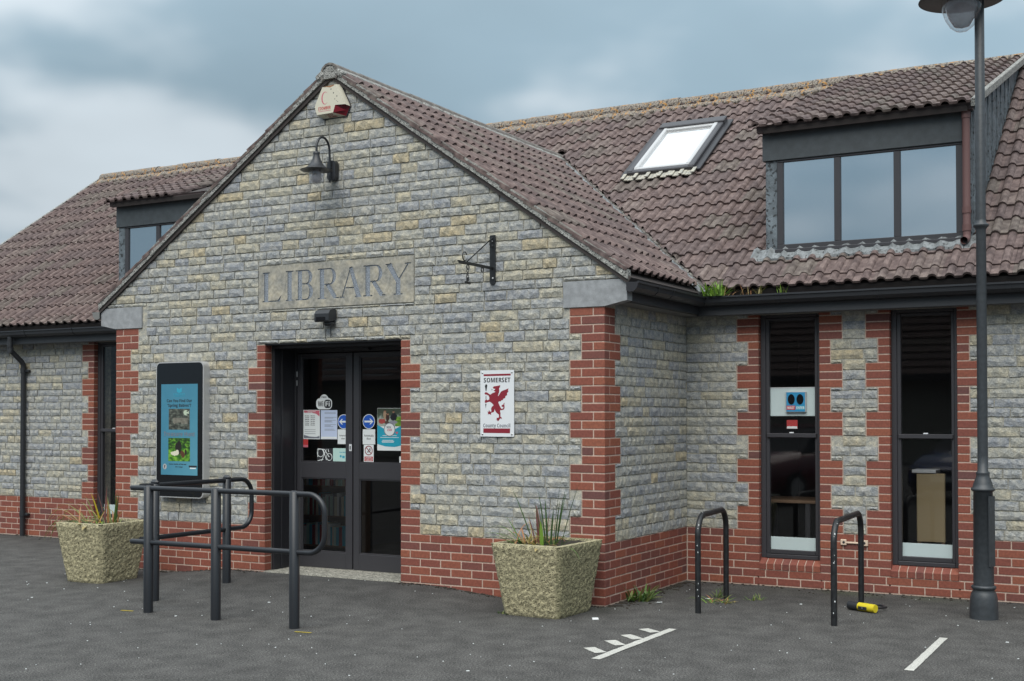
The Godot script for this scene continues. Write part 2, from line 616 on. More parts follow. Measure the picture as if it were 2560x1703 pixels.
	for k in [["leaf_dark", 0.035, 0.075, 0.022], ["leaf_green", 0.075, 0.135, 0.03], ["leaf_olive", 0.14, 0.16, 0.045], ["leaf_straw", 0.34, 0.27, 0.12], ["leaf_rust", 0.33, 0.15, 0.065], ["leaf_yellow", 0.48, 0.38, 0.03], ["leaf_purple", 0.20, 0.085, 0.085], ["leaf_lime", 0.15, 0.27, 0.035]]:
		var m := mat(k[1], k[2], k[3], 0.6)
		m.backlight_enabled = true
		m.backlight = lin(k[1] * 0.8, k[2] * 0.8, k[3] * 0.5)
		M[k[0]] = m

# ---------------------------------------------------------------- ground
func ground_y(x: float, z: float) -> float:
	# the asphalt is ramped up to the door sill
	var k := ss(1.75, 0.15, z) * ss(-5.0, -4.1, x) * (1.0 - ss(-1.9, -0.7, x))
	return 0.072 * k + 0.006 * sin(x * 1.3 + 0.4) * sin(z * 1.1) * ss(0.0, 3.0, z)

func make_ground():
	var st := new_st()
	st.set_smooth_group(0)
	var xs := []
	var zs := []
	var x := -16.0
	while x < 14.0:
		xs.append(x); x += 0.25 if x > -10.0 and x < 6.0 else 1.0
	xs = [-300.0, -80.0, -30.0] + xs + [14.0, 30.0, 80.0, 300.0]
	var z := -2.3
	while z < 12.0:
		zs.append(z); z += 0.25 if z < 6.0 else 1.0
	zs = [-300.0, -60.0, -12.0] + zs + [12.0, 30.0, 80.0, 300.0]
	var n := FastNoiseLite.new()
	n.seed = 77
	n.frequency = 0.55
	n.fractal_octaves = 4
	var pts := []
	var cols := []
	for a in zs:
		for b in xs:
			pts.append(Vector3(b, ground_y(b, a), a))
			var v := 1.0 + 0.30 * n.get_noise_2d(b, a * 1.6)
			# the vertex colour darkens towards the foot of the walls; wheels have polished a paler band further out
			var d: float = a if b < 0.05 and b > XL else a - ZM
			var near_wall := ss(1.6, 0.25, d + 0.7 * n.get_noise_2d(b * 0.8 + 9.0, a * 0.8))
			v *= lerpf(1.06, 0.72, near_wall)
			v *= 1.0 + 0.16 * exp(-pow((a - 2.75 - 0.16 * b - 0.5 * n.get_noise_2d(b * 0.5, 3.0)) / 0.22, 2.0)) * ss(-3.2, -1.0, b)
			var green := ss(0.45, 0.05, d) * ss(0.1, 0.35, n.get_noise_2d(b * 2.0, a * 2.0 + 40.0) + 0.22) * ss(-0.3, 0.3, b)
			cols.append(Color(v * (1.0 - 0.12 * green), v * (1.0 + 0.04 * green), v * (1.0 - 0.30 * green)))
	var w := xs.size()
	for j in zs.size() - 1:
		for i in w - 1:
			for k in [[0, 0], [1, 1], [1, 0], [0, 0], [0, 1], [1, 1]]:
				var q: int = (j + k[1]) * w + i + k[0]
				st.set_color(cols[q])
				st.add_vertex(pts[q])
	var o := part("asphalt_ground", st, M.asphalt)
	structure(o, "grey worn asphalt in front of the library, darker along the walls")

# ---------------------------------------------------------------- walls
var pieces := {"stone": [], "brick": [], "tile": []}

class Wall:
	var o: Vector3
	var b: Basis
	var node: MeshInstance3D
	var body: SurfaceTool
	var bed: SurfaceTool
	func at(u: float, y: float, n := 0.0) -> Vector3:
		return o + b * Vector3(u, y, n)
	func xf(u: float, y: float, n := 0.0) -> Transform3D:
		return Transform3D(b, at(u, y, n))

func wall(o: Vector3, u: Vector3, n: Vector3) -> Wall:
	var w := Wall.new()
	w.o = o
	w.b = Basis(u, Vector3.UP, n)
	w.body = new_st()
	w.bed = new_st()
	w.node = MeshInstance3D.new()
	return w

func wall_block(w: Wall, u0: float, u1: float, y0: float, y1: float):
	box(w.body, w.at((u0 + u1) * 0.5, (y0 + y1) * 0.5, -0.153), Vector3(u1 - u0, y1 - y0, 0.294), 0.0, w.b)

func wall_bed(w: Wall, u0: float, u1: float, y0: float, y1: float, deep := 0.1):
	box(w.bed, w.at((u0 + u1) * 0.5, (y0 + y1) * 0.5, -0.0035 - deep * 0.5), Vector3(u1 - u0, y1 - y0, deep), 0.0, w.b)

func close_wall(w: Wall, called: String):
	w.body.generate_normals()
	var am := w.body.commit()
	am.surface_set_material(0, M.stone_mortar)
	w.bed.generate_normals()
	w.bed.commit(am)
	am.surface_set_material(1, M.brick_mortar)
	w.node.mesh = am
	w.node.name = called
	library.add_child(w.node, true)

func add_piece(kind: String, soup_pts: PackedVector3Array, xf: Transform3D, m: String, parent: Node, key := "", seen := 1.0):
	var c := xf.origin
	if key == "":
		c = Vector3.ZERO
		for v in soup_pts:
			c += v
		c /= maxi(1, soup_pts.size())
	pieces[kind].append({"s": soup_pts, "xf": xf, "m": m, "p": parent, "key": key, "d": c.distance_to(eye) / seen})

# the 300 nearest of a kind become parts of their own; the rest are joined
func place_pieces(kind: String, rest: String, most := 300):
	var a: Array = pieces[kind]
	a.sort_custom(func(p, q): return p.d < q.d)
	var joined := {}
	for i in a.size():
		var p: Dictionary = a[i]
		if i < most:
			var mesh: ArrayMesh
			if p.key != "" and mesh_cache.has(p.key):
				mesh = mesh_cache[p.key]
			else:
				var st := new_st()
				soup(st, p.s)
				mesh = finish(st)
				if p.key != "":
					mesh_cache[p.key] = mesh
			inst(kind, mesh, p.xf, M[p.m], p.p)
		else:
			if not joined.has(p.m):
				joined[p.m] = new_st()
			soup(joined[p.m], p.s, p.xf)
	if joined.is_empty():
		return
	var am := ArrayMesh.new()
	for k in joined:
		joined[k].generate_normals()
		joined[k].commit(am)
		am.surface_set_material(am.get_surface_count() - 1, M[k])
	var o := MeshInstance3D.new()
	o.name = rest
	o.mesh = am
	o.set_meta("kind", "stuff")
	library.add_child(o, true)

# one brick, its face on the wall plane; deep = how far it goes into the wall
func brick(w: Wall, u: float, y: float, long: float, deep := 0.1025, high := 0.065):
	var key := "brick_%d_%d_%d" % [roundi(long * 1000), roundi(deep * 1000), roundi(high * 1000)]
	if not mesh_cache.has(key + "s"):
		var st := new_st()
		box(st, Vector3(0, 0, -deep * 0.5), Vector3(long, high, deep), 0.0035)
		mesh_cache[key + "s"] = soup_of(st)
	var r := rng.randf()
	var k := 0 if r < 0.34 else 1 if r < 0.62 else 2 if r < 0.80 else 3 if r < 0.90 else 4 if r < 0.94 else 5
	if y < P and rng.randf() < 0.4:
		k = [2, 3, 2, 3, 4, 2][k]
	var xf := w.xf(u, y, rng.randf_range(-0.0012, 0.0012))
	add_piece("brick", mesh_cache[key + "s"], xf, "brick%d" % k, w.node, key)

# one course from u0 to u1, starting with a half brick or a whole one
func course(w: Wall, u0: float, u1: float, y: float, half: bool, pitch := 0.2215):
	var u := u0
	var first := true
	while u < u1 - 0.03:
		var l := pitch - 0.01
		if first and half:
			l = pitch * 0.5 - 0.01
		first = false
		if u + l > u1 - 0.045:
			l = u1 - u
		brick(w, u + l * 0.5, y, l)
		u += l + 0.01

func plinth(w: Wall, u0: float, u1: float, shift := false, top := 0, bottom := 8):
	for k in range(top, bottom):
		course(w, u0, u1, P - 0.075 * k - 0.0375, (k % 2 == 0) != shift)

# toothed brick beside an opening: runs of three courses, one brick and half a brick by turns; side = +1 when the opening lies to the left
func jamb(w: Wall, u: float, side: float, y0: float, rows: int, wide_first: bool, blocked: Array):
	var g := 0
	while g * 3 < rows:
		var wide := (g % 2 == 0) == wide_first
		var l := 0.2125 if wide else 0.1025
		var ya := y0 + g * 0.225
		var n := mini(3, rows - g * 3)
		for k in n:
			brick(w, u + side * l * 0.5, ya + 0.075 * k + 0.0375, l)
		var a := u + side * 0.004
		var b := u + side * (l + 0.008)
		wall_bed(w, minf(a, b), maxf(a, b), ya, ya + n * 0.075)
		blocked.append(Rect2(minf(u, u + side * l) - (0.0 if side > 0 else 0.004), ya, l + 0.004, n * 0.075))
		g += 1

var stone_soups := []
func make_stone_soups():
	for v in 18:
		var st := new_st()
		var nx := 6
		var ny := 2
		var g := []
		for j in ny + 1:
			for i in nx + 1:
				var edge := i == 0 or i == nx or j == 0 or j == ny
				var x := float(i) / nx - 0.5 + (rng.randf_range(-0.05, 0.05) if i > 0 and i < nx else 0.0)
				var y := float(j) / ny - 0.5 + (rng.randf_range(-0.12, 0.12) if j > 0 and j < ny else 0.0)
				if edge:
					x += rng.randf_range(-0.010, 0.004) * signf(x)
					y += rng.randf_range(-0.075, 0.02) * signf(y)
				var z := rng.randf_range(0.001, 0.006) if edge else rng.randf_range(0.007, 0.015)
				if not edge and rng.randf() < 0.18:
					z = rng.randf_range(0.003, 0.006)
				g.append(Vector3(x, y, z))
		var w := nx + 1
		for j in ny:
			for i in nx:
				var a: Vector3 = g[j * w + i]
				var b: Vector3 = g[j * w + i + 1]
				var c: Vector3 = g[(j + 1) * w + i + 1]
				var d: Vector3 = g[(j + 1) * w + i]
				if (i + j + v) % 2 == 0:
					tri(st, a, b, c); tri(st, a, c, d)
				else:
					tri(st, a, b, d); tri(st, b, c, d)
		var rim := []
		for i in nx: rim.append(i)
		for j in ny: rim.append(j * w + nx)
		for i in nx: rim.append(ny * w + nx - i)
		for j in ny: rim.append((ny - j) * w)
		for k in rim.size():
			var a: Vector3 = g[rim[k]]
			var b: Vector3 = g[rim[(k + 1) % rim.size()]]
			quad(st, Vector3(a.x, a.y, -0.03), Vector3(b.x, b.y, -0.03), b, a)
		stone_soups.append(soup_of(st))

func stone(w: Wall, u0: float, u1: float, y0: float, y1: float, planes := []):
	var k := rng.randi() % stone_soups.size()
	var flip := rng.randi() % 2 == 0
	var t := w.xf((u0 + u1) * 0.5, (y0 + y1) * 0.5, rng.randf_range(-0.004, 0.004))
	if flip:
		t.basis = t.basis * Basis(Vector3.BACK, PI)
	t.basis = t.basis * Basis.from_scale(Vector3(u1 - u0, y1 - y0, 1.0))
	var r := rng.randf()
	var m := 0 if r < 0.26 else 1 if r < 0.50 else 2 if r < 0.68 else 5 if r < 0.80 else 3 if r < 0.91 else 4 if r < 0.97 else 6
	if planes.is_empty():
		add_piece("stone", stone_soups[k], t, "stone%d" % m, w.node, "stone_%d" % k)
		return
	var tr := PackedVector3Array()
	for v in stone_soups[k]:
		tr.append(t * v)
	for p in planes:
		tr = clip(tr, p[0], p[1])
	if tr.size() > 9:
		add_piece("stone", tr, Transform3D.IDENTITY, "stone%d" % m, w.node)

func minus(spans: Array, a: float, b: float) -> Array:
	var out := []
	for s in spans:
		if b <= s[0] or a >= s[1]:
			out.append(s)
			continue
		if a > s[0]: out.append([s[0], a])
		if b < s[1]: out.append([b, s[1]])
	return out

func free_spans(u0: float, u1: float, ya: float, yb: float, blocked: Array) -> Array:
	var s := [[u0, u1]]
	for r in blocked:
		if r.position.y < yb - 0.004 and r.end.y > ya + 0.004:
			s = minus(s, r.position.x, r.end.x)
	return s

func fill_span(w: Wall, a: float, b: float, ya: float, yb: float, planes: Array):
	var u := a + 0.005
	b -= 0.005
	while u < b - 0.03:
		var l := rng.randf_range(0.12, 0.21) if rng.randf() < 0.45 else rng.randf_range(0.20, 0.34)
		if b - (u + l) < 0.11:
			l = b - u if b - u < 0.36 else (b - u) * 0.5
		stone(w, u, u + l, ya + 0.004, yb - 0.004, planes)
		u += l + rng.randf_range(0.007, 0.013)

func lay_stones(w: Wall, u0: float, u1: float, y0: float, y1: float, blocked: Array, planes := [], ends = null):
	var y := y0
	while y < y1 - 0.02:
		var h := rng.randf_range(0.080, 0.099)
		if y1 - (y + h) < 0.07:
			h = y1 - y if y1 - y < 0.115 else (y1 - y) * 0.5
		var a := u0
		var b := u1
		if ends != null:
			var e: Array = ends.call(y)
			a = e[0]; b = e[1]
		var full := free_spans(a, b, y, y + h, blocked)
		for s in full:
			if s[1] - s[0] > 0.05:
				fill_span(w, s[0], s[1], y, y + h, planes)
		var cuts := [y, y + h]
		for r in blocked:
			for e in [r.position.y, r.end.y]:
				if e > y + 0.02 and e < y + h - 0.02 and not cuts.has(e):
					cuts.append(e)
		cuts.sort()
		if cuts.size() > 2:
			for k in cuts.size() - 1:
				var part_free := free_spans(a, b, cuts[k], cuts[k + 1], blocked)
				for s in full:
					part_free = minus(part_free, s[0], s[1])
				for s in part_free:
					if s[1] - s[0] > 0.06 and cuts[k + 1] - cuts[k] > 0.02:
						fill_span(w, s[0], s[1], cuts[k], cuts[k + 1], planes)
		y += h

func make_library():
	library = thing("library_building", "stone library with red brick corners, tiled roofs and a gabled entrance wing", "library")
	make_stone_soups()
	gable_front()
	return_wall()
	main_walls()
	place_pieces("stone", "wall_stone")
	place_pieces("brick", "wall_brick")
	make_roofs()
	place_pieces("tile", "roof_tile")
	make_eaves()
	make_dormer(0.745, 2.645)
	make_dormer(-8.02, -6.12)
	make_skylight()
	make_door()
	for x in [0.736, 1.965]:
		make_window(x, x + 0.5825)
	make_window(-8.214, -7.632)
	make_plaque()
	make_rooms()

func gable_front():
	var w := wall(Vector3.ZERO, Vector3.RIGHT, Vector3.BACK)
	wall_block(w, XL + 0.006, DL - 0.008, -0.15, DT)
	wall_block(w, DR + 0.008, -0.006, -0.15, DT)
	wall_block(w, XL + 0.006, -0.006, DT, 2.79)
	prism(w.body, PackedVector2Array([Vector2(-5.97, 2.79), Vector2(0.20, 2.79), Vector2(XC, 4.915)]), -0.3, -0.006)
	var bl := []
	# plinth on both sides of the door
	plinth(w, DR, -0.2235, false)
	wall_bed(w, DR + 0.004, -0.004, -0.1, P)
	plinth(w, XL + 0.112, DL, false)
	wall_bed(w, XL + 0.004, DL - 0.004, -0.1, P)
	for k in 8:
		var y := P - 0.075 * k - 0.0375
		brick(w, XL + 0.051, y, 0.1025, 0.215)
		# the corner brick turns the corner: its long side on one face, its end on the other
		if k % 2 == 0:
			brick(w, -0.1075, y, 0.215, 0.1025)
		else:
			brick(w, -0.05125, y, 0.1025, 0.215)
			brick(w, -0.168, y, 0.1025)
	# corner quoins, counted from the top: three wide courses, three narrow
	for k in 27:
		var y := 2.555 - 0.075 * k - 0.0375
		var wide := (k / 3) % 2 == 0
		var mid := k % 3 == 1
		for side in [1.0, -1.0]:
			var c := 0.0 if side > 0.0 else XL
			if wide:
				if mid:
					brick(w, c - side * 0.1075, y, 0.215)
					brick(w, c - side * 0.27625, y, 0.1025)
				else:
					brick(w, c - side * 0.05125, y, 0.1025, 0.215)
					brick(w, c - side * 0.220, y, 0.215)
			else:
				if mid:
					brick(w, c - side * 0.05125, y, 0.1025, 0.215)
					brick(w, c - side * 0.16375, y, 0.1025)
				else:
					brick(w, c - side * 0.1075, y, 0.215)
	for g in 9:
		var l := 0.3275 if g % 2 == 0 else 0.215
		var y := 2.555 - 0.225 * (g + 1)
		wall_bed(w, -l - 0.006, -0.004, y, y + 0.225)
		wall_bed(w, XL + 0.004, XL + l + 0.006, y, y + 0.225)
		bl.append(Rect2(-l - 0.006, y, l + 0.01, 0.225))
		bl.append(Rect2(XL - 0.01, y, l + 0.016, 0.225))
	jamb(w, DR, 1.0, P, 24, true, bl)
	jamb(w, DL, -1.0, P, 24, true, bl)
	bl.append(Rect2(DL, -1, DR - DL, DT + 1.0))
	bl.append(Rect2(-3.80, 2.672, 1.865, 0.448))                  # carved name stone
	bl.append(Rect2(-0.392, 2.548, 1.0, 0.240))                    # kneelers
	bl.append(Rect2(-6.2, 2.548, 0.868, 0.240))
	var ends := func(y: float) -> Array:
		if y < 2.55:
			return [XL, 0.0]
		var e := minf((4.95 - y) / K, 3.09)
		return [XC - e, XC + e]
	lay_stones(w, XL, 0.0, P, 4.93, bl, [[Vector3(K, 1, 0), 4.925 + K * XC], [Vector3(-K, 1, 0), 4.925 - K * XC]], ends)
	close_wall(w, "gable_wall")
	# smooth painted kneeler stones carry the foot of each verge
	for side in [1.0, -1.0]:
		var st := new_st()
		var x := func(v: float) -> float: return v if side > 0.0 else XL - v
		prism(st, PackedVector2Array([Vector2(x.call(-0.388), 2.557), Vector2(x.call(0.004), 2.557), Vector2(x.call(0.213), 2.599), Vector2(x.call(0.213), 2.782), Vector2(x.call(-0.388), 2.782)]), -0.10, 0.012)
		part("kneeler_stone", st, M.kneeler, w.node)

func return_wall():
	var w := wall(Vector3.ZERO, Vector3.FORWARD, Vector3.RIGHT)
	wall_block(w, 0.3, -ZM, -0.15, 2.62)
	var bl := []
	for k in 8:
		var y := P - 0.075 * k - 0.0375
		course(w, 0.1125 if k % 2 == 0 else 0.225, -ZM, y, false, 0.2245)
	wall_bed(w, 0.1, -ZM - 0.002, -0.1, P)
	for k in 27:
		var y := 2.555 - 0.075 * k - 0.0375
		var wide := (k / 3) % 2 == 1
		var mid := k % 3 == 1
		if wide:
			brick(w, 0.220 if not mid else 0.27625, y, 0.215 if not mid else 0.1025)
		elif mid:
			brick(w, 0.16375, y, 0.1025)
	for g in 9:
		var l := 0.3275 if g % 2 == 1 else 0.215
		var y := 2.555 - 0.225 * (g + 1)
		wall_bed(w, 0.1, l + 0.006, y, y + 0.225)
		bl.append(Rect2(-0.05, y, l + 0.056, 0.225))
	lay_stones(w, 0.0, -ZM, P, 2.6, bl)
	close_wall(w, "side_wall")

func main_walls():
	# right of the wing, with two tall windows
	var w := wall(Vector3(0, 0, ZM), Vector3.RIGHT, Vector3.BACK)
	var op := [0.736, 1.3185, 1.965, 2.5475]
	var bl := []
	wall_block(w, -0.3, op[0] - 0.008, -0.15, 2.62)
	wall_block(w, op[1] + 0.008, op[2] - 0.008, -0.15, 2.62)
	wall_block(w, op[3] + 0.008, 7.0, -0.15, 2.62)
	for i in [0, 2]:
		wall_block(w, op[i], op[i + 1], -0.15, 0.15)
		wall_block(w, op[i], op[i + 1], 2.585, 2.62)
		wall_bed(w, op[i] - 0.02, op[i + 1] + 0.02, -0.1, 0.152)
		bl.append(Rect2(op[i], 0, op[i + 1] - op[i], 2.7))
		jamb(w, op[i], -1.0, P, 28, true, bl)
		jamb(w, op[i + 1], 1.0, P, 28, true, bl)
	wall_bed(w, 0.0, op[0] - 0.004, -0.1, P)
	wall_bed(w, op[1] + 0.004, op[2] - 0.004, -0.1, P)
	wall_bed(w, op[3] + 0.004, 7.0, -0.1, P)
	for k in 8:
		var y := P - 0.075 * k - 0.0375
		var h := k % 2 == 1
		if k < 5:
			course(w, 0.01, op[0], y, h, 0.2375)
			course(w, op[1], op[2], y, not h, 0.219)
			course(w, op[3], 4.6, y, h, 0.2225)
		else:
			course(w, 0.01, 4.6, y, h, 0.2255)
	lay_stones(w, 0.0, 4.6, P, 2.6, bl)
	close_wall(w, "main_wall")
	for i in [0, 2]:
		window_sill(w, op[i], op[i + 1])
	# left of the wing
	var v := wall(Vector3(0, 0, ZM), Vector3.RIGHT, Vector3.BACK)
	bl = []
	wall_block(v, -12.35, -8.222, -0.15, 2.62)
	wall_block(v, -7.624, XL + 0.3, -0.15, 2.62)
	wall_block(v, -8.214, -7.632, -0.15, 0.15)
	wall_block(v, -8.214, -7.632, 2.585, 2.62)
	bl.append(Rect2(-8.214, 0, 0.582, 2.7))
	jamb(v, -8.214, -1.0, P, 28, true, bl)
	jamb(v, -7.632, 1.0, P, 28, true, bl)
	wall_bed(v, -12.35, -8.218, -0.1, P)
	wall_bed(v, -7.628, XL, -0.1, P)
	for k in 8:
		var y := P - 0.075 * k - 0.0375
		course(v, -10.89, -8.214, y, k % 2 == 0, 0.2225)
		course(v, -7.632, XL - 0.05, y, k % 2 == 1, 0.2225)
	lay_stones(v, -10.9, XL - 0.05, P, 2.6, bl)
	close_wall(v, "main_wall")
	window_sill(v, -8.214, -7.632)
	# the ends and the back close the building
	var st := new_st()
	cbox(st, Vector3(-12.35, -0.1, -9.95), Vector3(-12.05, 2.62, ZM - 0.3))
	cbox(st, Vector3(6.7, -0.1, -9.95), Vector3(7.0, 2.62, ZM - 0.3))
	cbox(st, Vector3(-12.35, -0.1, -10.25), Vector3(7.0, 2.62, -9.95))
	for x in [-12.35, 6.7]:
		prism(st, PackedVector2Array([Vector2(10.25, 2.62), Vector2(1.65, 2.62), Vector2(5.95, 5.70)]), 0.0, 0.3, Transform3D(Basis(Vector3(0, 0, -1), Vector3.UP, Vector3.RIGHT), Vector3(x, 0, 0)))
	cbox(st, Vector3(XL, -0.1, ZM - 0.3), Vector3(XL + 0.3, 2.62, -0.3))
	part("plain_wall", st, M.stone_mortar, library)

# bricks on edge, sloped to shed the rain
func window_sill(w: Wall, u0: float, u1: float):
	var n := 8
	var l := (u1 - u0 + 0.01) / n
	for i in n:
		var st := new_st()
		var a := u0 + l * i
		var sec := PackedVector2Array([Vector2(-0.09, 0.158), Vector2(0.004, 0.158), Vector2(0.006, 0.212), Vector2(0.0, 0.219), Vector2(-0.09, 0.274)])
		prism(st, sec, 0.0, l - 0.01, Transform3D(Basis(w.b.z, Vector3.UP, -w.b.x), w.at(a + l - 0.01, 0.0)))
		add_piece("brick", soup_of(st), Transform3D.IDENTITY, "brick%d" % [2, 0, 2, 3, 2, 0, 2, 1][i], w.node)
	var b := new_st()
	prism(b, PackedVector2Array([Vector2(-0.09, 0.154), Vector2(-0.002, 0.154), Vector2(0.001, 0.210), Vector2(-0.09, 0.268)]), -u1, -u0, Transform3D(Basis(w.b.z, Vector3.UP, -w.b.x), w.at(0, 0)))
	part("sill_mortar", b, M.brick_mortar, w.node)

# ---------------------------------------------------------------- roofs
const TW := 0.2925     # cover width of a tile: two rolls
const TE := 0.2905     # exposed length
const TL := 0.40
var tile_soup := PackedVector3Array()

func make_tile_soup():
	var pr := [[0.0, 0.0], [0.034, -0.002]]
	for c in [0.0731, 0.2194]:
		for q in [[-0.040, 0.0], [-0.034, 0.012], [-0.022, 0.025], [0.0, 0.032], [0.022, 0.025], [0.034, 0.012], [0.040, 0.0]]:
			pr.append([c + q[0], q[1]])
	pr.append([TW - 0.002, -0.002])
	var st := new_st()
	for i in pr.size() - 1:
		var x0: float = pr[i][0]
		var x1: float = pr[i + 1][0]
		var y0: float = pr[i][1]
		var y1: float = pr[i + 1][1]
		quad(st, Vector3(x0, y0 + 0.028, 0), Vector3(x1, y1 + 0.028, 0), Vector3(x1, y1, -TL), Vector3(x0, y0, -TL))
		quad(st, Vector3(x0, y0 + 0.004, -0.004), Vector3(x1, y1 + 0.004, -0.004), Vector3(x1, y1 + 0.028, 0), Vector3(x0, y0 + 0.028, 0))
	quad(st, Vector3(TW - 0.002, -0.004, -TL), Vector3(TW - 0.002, 0.026, 0), Vector3(TW - 0.002, 0.002, 0), Vector3(TW - 0.002, -0.02, -TL))
	quad(st, Vector3(0, 0.0, 0), Vector3(0, 0.028, 0), Vector3(0, 0, -TL), Vector3(0, -0.02, -TL))
	tile_soup = soup_of(st)

func lay_tile(xf: Transform3D, parent: Node, planes: Array, seen: float, m := ""):
	if m == "":
		var r := rng.randf()
		m = "tile%d" % (0 if r < 0.30 else 1 if r < 0.55 else 2 if r < 0.78 else 3 if r < 0.90 else 4)
	xf.basis = xf.basis * Basis(Vector3.UP, rng.randf_range(-0.006, 0.006))
	xf.origin += xf.basis.y * rng.randf_range(-0.002, 0.003)
	var cut := false
	for p in planes:
		var lo := 1e9
		var hi := -1e9
		for c in [Vector3(0, 0, 0), Vector3(TW, 0, 0), Vector3(0, 0, -TL), Vector3(TW, 0, -TL)]:
			var d: float = p[0].dot(xf * c) - p[1]
			lo = minf(lo, d)
			hi = maxf(hi, d)
		if lo > 0.0:
			return
		if hi > 0.0:
			cut = true
	if not cut:
		add_piece("tile", tile_soup, xf, m, parent, "tile", seen)
		return
	var tr := PackedVector3Array()
	for v in tile_soup:
		tr.append(xf * v)
	for p in planes:
		tr = clip(tr, p[0], p[1])
	if tr.size() > 6:
		add_piece("tile", tr, Transform3D.IDENTITY, m, parent, "", seen)

func main_y(z: float) -> float:
	return 2.81 + K * (-1.6 - z)

func slab(called: String, across: Vector3, a0: float, a1: float, lo: Vector3, hi: Vector3, thick: float) -> MeshInstance3D:
	var st := new_st()
	var up := (hi - lo).normalized()
	var n := across.cross(up).normalized()
	if n.y < 0.0:
		n = -n
	box(st, (lo + hi) * 0.5 + across * (a0 + a1) * 0.5 - n * thick * 0.5, Vector3(a1 - a0, thick, lo.distance_to(hi)), 0.0, Basis(across, n, across.cross(n)))
	return part(called, st, M.roof_deck, library)

func make_roofs():
	make_tile_soup()
	var ca := 1.0 / sqrt(1.0 + K * K)
	var sa := K * ca
	var drop := Vector3(0, -0.045, 0)
	var main_roof := slab("main_roof", Vector3.RIGHT, -12.42, 6.95, Vector3(0, main_y(-1.66), -1.66) + drop, Vector3(0, main_y(-5.95), -5.95) + drop, 0.06)
	slab("rear_roof", Vector3.RIGHT, -12.42, 6.95, Vector3(0, main_y(-1.66), -10.24) + drop, Vector3(0, main_y(-5.95), -5.95) + drop, 0.06)
	var wr := slab("wing_roof", Vector3.BACK, -5.2, 0.03, Vector3(0.26, 5.0 - K * (0.26 - XC) - 0.05, 0), Vector3(XC, 4.95, 0), 0.06)
	slab("wing_roof", Vector3.BACK, -5.2, 0.03, Vector3(-6.03, 5.0 - K * (0.26 - XC) - 0.05, 0), Vector3(XC, 4.95, 0), 0.06)
	# front slope of the main roof
	var b := Basis(Vector3.RIGHT, Vector3(0, ca, sa), Vector3(0, -sa, ca))
	var s2 := sqrt(0.5)
	for i in 66:
		var x := -12.45 + i * TW
		for j in range(0, 19):
			var z := -1.5322 - TE * ca * j
			if j == 0:
				z = -1.632
			if z < -5.9:
				continue
			var cx := x + TW * 0.5
			var cz := z - 0.14
			if cx > -6.5 and cx < XC and cz > -1.6 - (cx + 6.08) * 1.0 + 0.2 and cz > -4.6:
				continue
			var pl := [[Vector3(0, -sa, -ca).normalized() * 0.0 + Vector3(0, 0, -1), 5.96]]
			if cx > XC:
				pl.append([Vector3(-s2, 0, s2), s2 * (-0.30 - 1.6) - 0.045])
			else:
				pl.append([Vector3(s2, 0, s2), s2 * (-6.07 - 1.6) - 0.045])
			var hid := false
			for dx in [[0.70, 2.60], [-8.06, -6.15]]:
				if x > dx[0] - 0.02 and x + TW < dx[1] + 0.1 and z < -2.22:
					hid = true
			if x > -1.56 and x + TW < -0.64 and z < -4.12 and z - TL * ca > -5.3:
				hid = true
			if hid:
				continue
			var m := ""
			if x > 2.60 and x < 2.66 + TW * 0.2 and z < -2.1:
				m = "tile_moss"
			lay_tile(Transform3D(b, Vector3(x, main_y(z) - 0.022, z)), main_roof, pl, 1.0 if cx < -5.0 or cx > -4.6 else 0.6, m)
	# both slopes of the wing
	for side in [1.0, -1.0]:
		var n := Vector3(sa * side, ca, 0)
		var dn := Vector3(ca * side, -sa, 0)
		var wb := Basis(n.cross(dn), n, dn)
		for i in 18:
			for j in 13:
				var s := (TE * j - 0.004 + (0.09 if j == 0 else 0.0)) * ca
				var x: float = XC + side * (3.175 - s)
				if (x - XC) * side < 0.06:
					continue
				var z := 0.052 - TW * i if side > 0.0 else 0.052 - TW * (i + 1)
				var pl := []
				if side > 0.0:
					pl.append([Vector3(s2, 0, -s2), s2 * (0.30 + 1.6) - 0.045])
				else:
					pl.append([Vector3(-s2, 0, -s2), s2 * (6.07 + 1.6) - 0.045])
				lay_tile(Transform3D(wb, Vector3(x, 5.0 - K * absf(x - XC) - 0.022, z)), wr, pl, 1.0 if side > 0.0 else 0.3)
	ridges(main_roof, wr, ca, sa)
	verges(wr, ca, sa)
	# lead in the valley, seen as a pale line between the two slopes
	for side in [1.0, -1.0]:
		var st := new_st()
		var a := Vector3(XC + side * 3.185, 2.79, -1.60)
		var c := Vector3(XC, 4.985, -4.785)
		var o := Vector3(s2 * side, 0, -s2) * 0.07
		var up := Vector3(0, 0.035, 0)
		var k := 14
		for i in k:
			var p := a.lerp(c, float(i) / k)
			var q := a.lerp(c, float(i + 1) / k)
			var r := Vector3(0, rng.randf_range(-0.006, 0.006), 0)
			box(st, (p + q) * 0.5 + r, Vector3(0.10, 0.035, p.distance_to(q) + 0.004), 0.0, Basis.looking_at(q - p, Vector3.UP))
		part("valley_flashing", st, M.lead, library)
		var mo := new_st()
		for i in 40:
			var p := a.lerp(c, (i + 0.5) / 40.0) + Vector3(s2 * side, 0.012, -s2) * 0.065
			box(mo, p, Vector3(0.06, rng.randf_range(0.045, 0.075), 0.12), 0.012, Basis.looking_at(c - a, Vector3.UP) * Basis(Vector3.BACK, rng.randf_range(-0.3, 0.3)))
		part("valley_mortar", mo, M.ridge_grey, library)

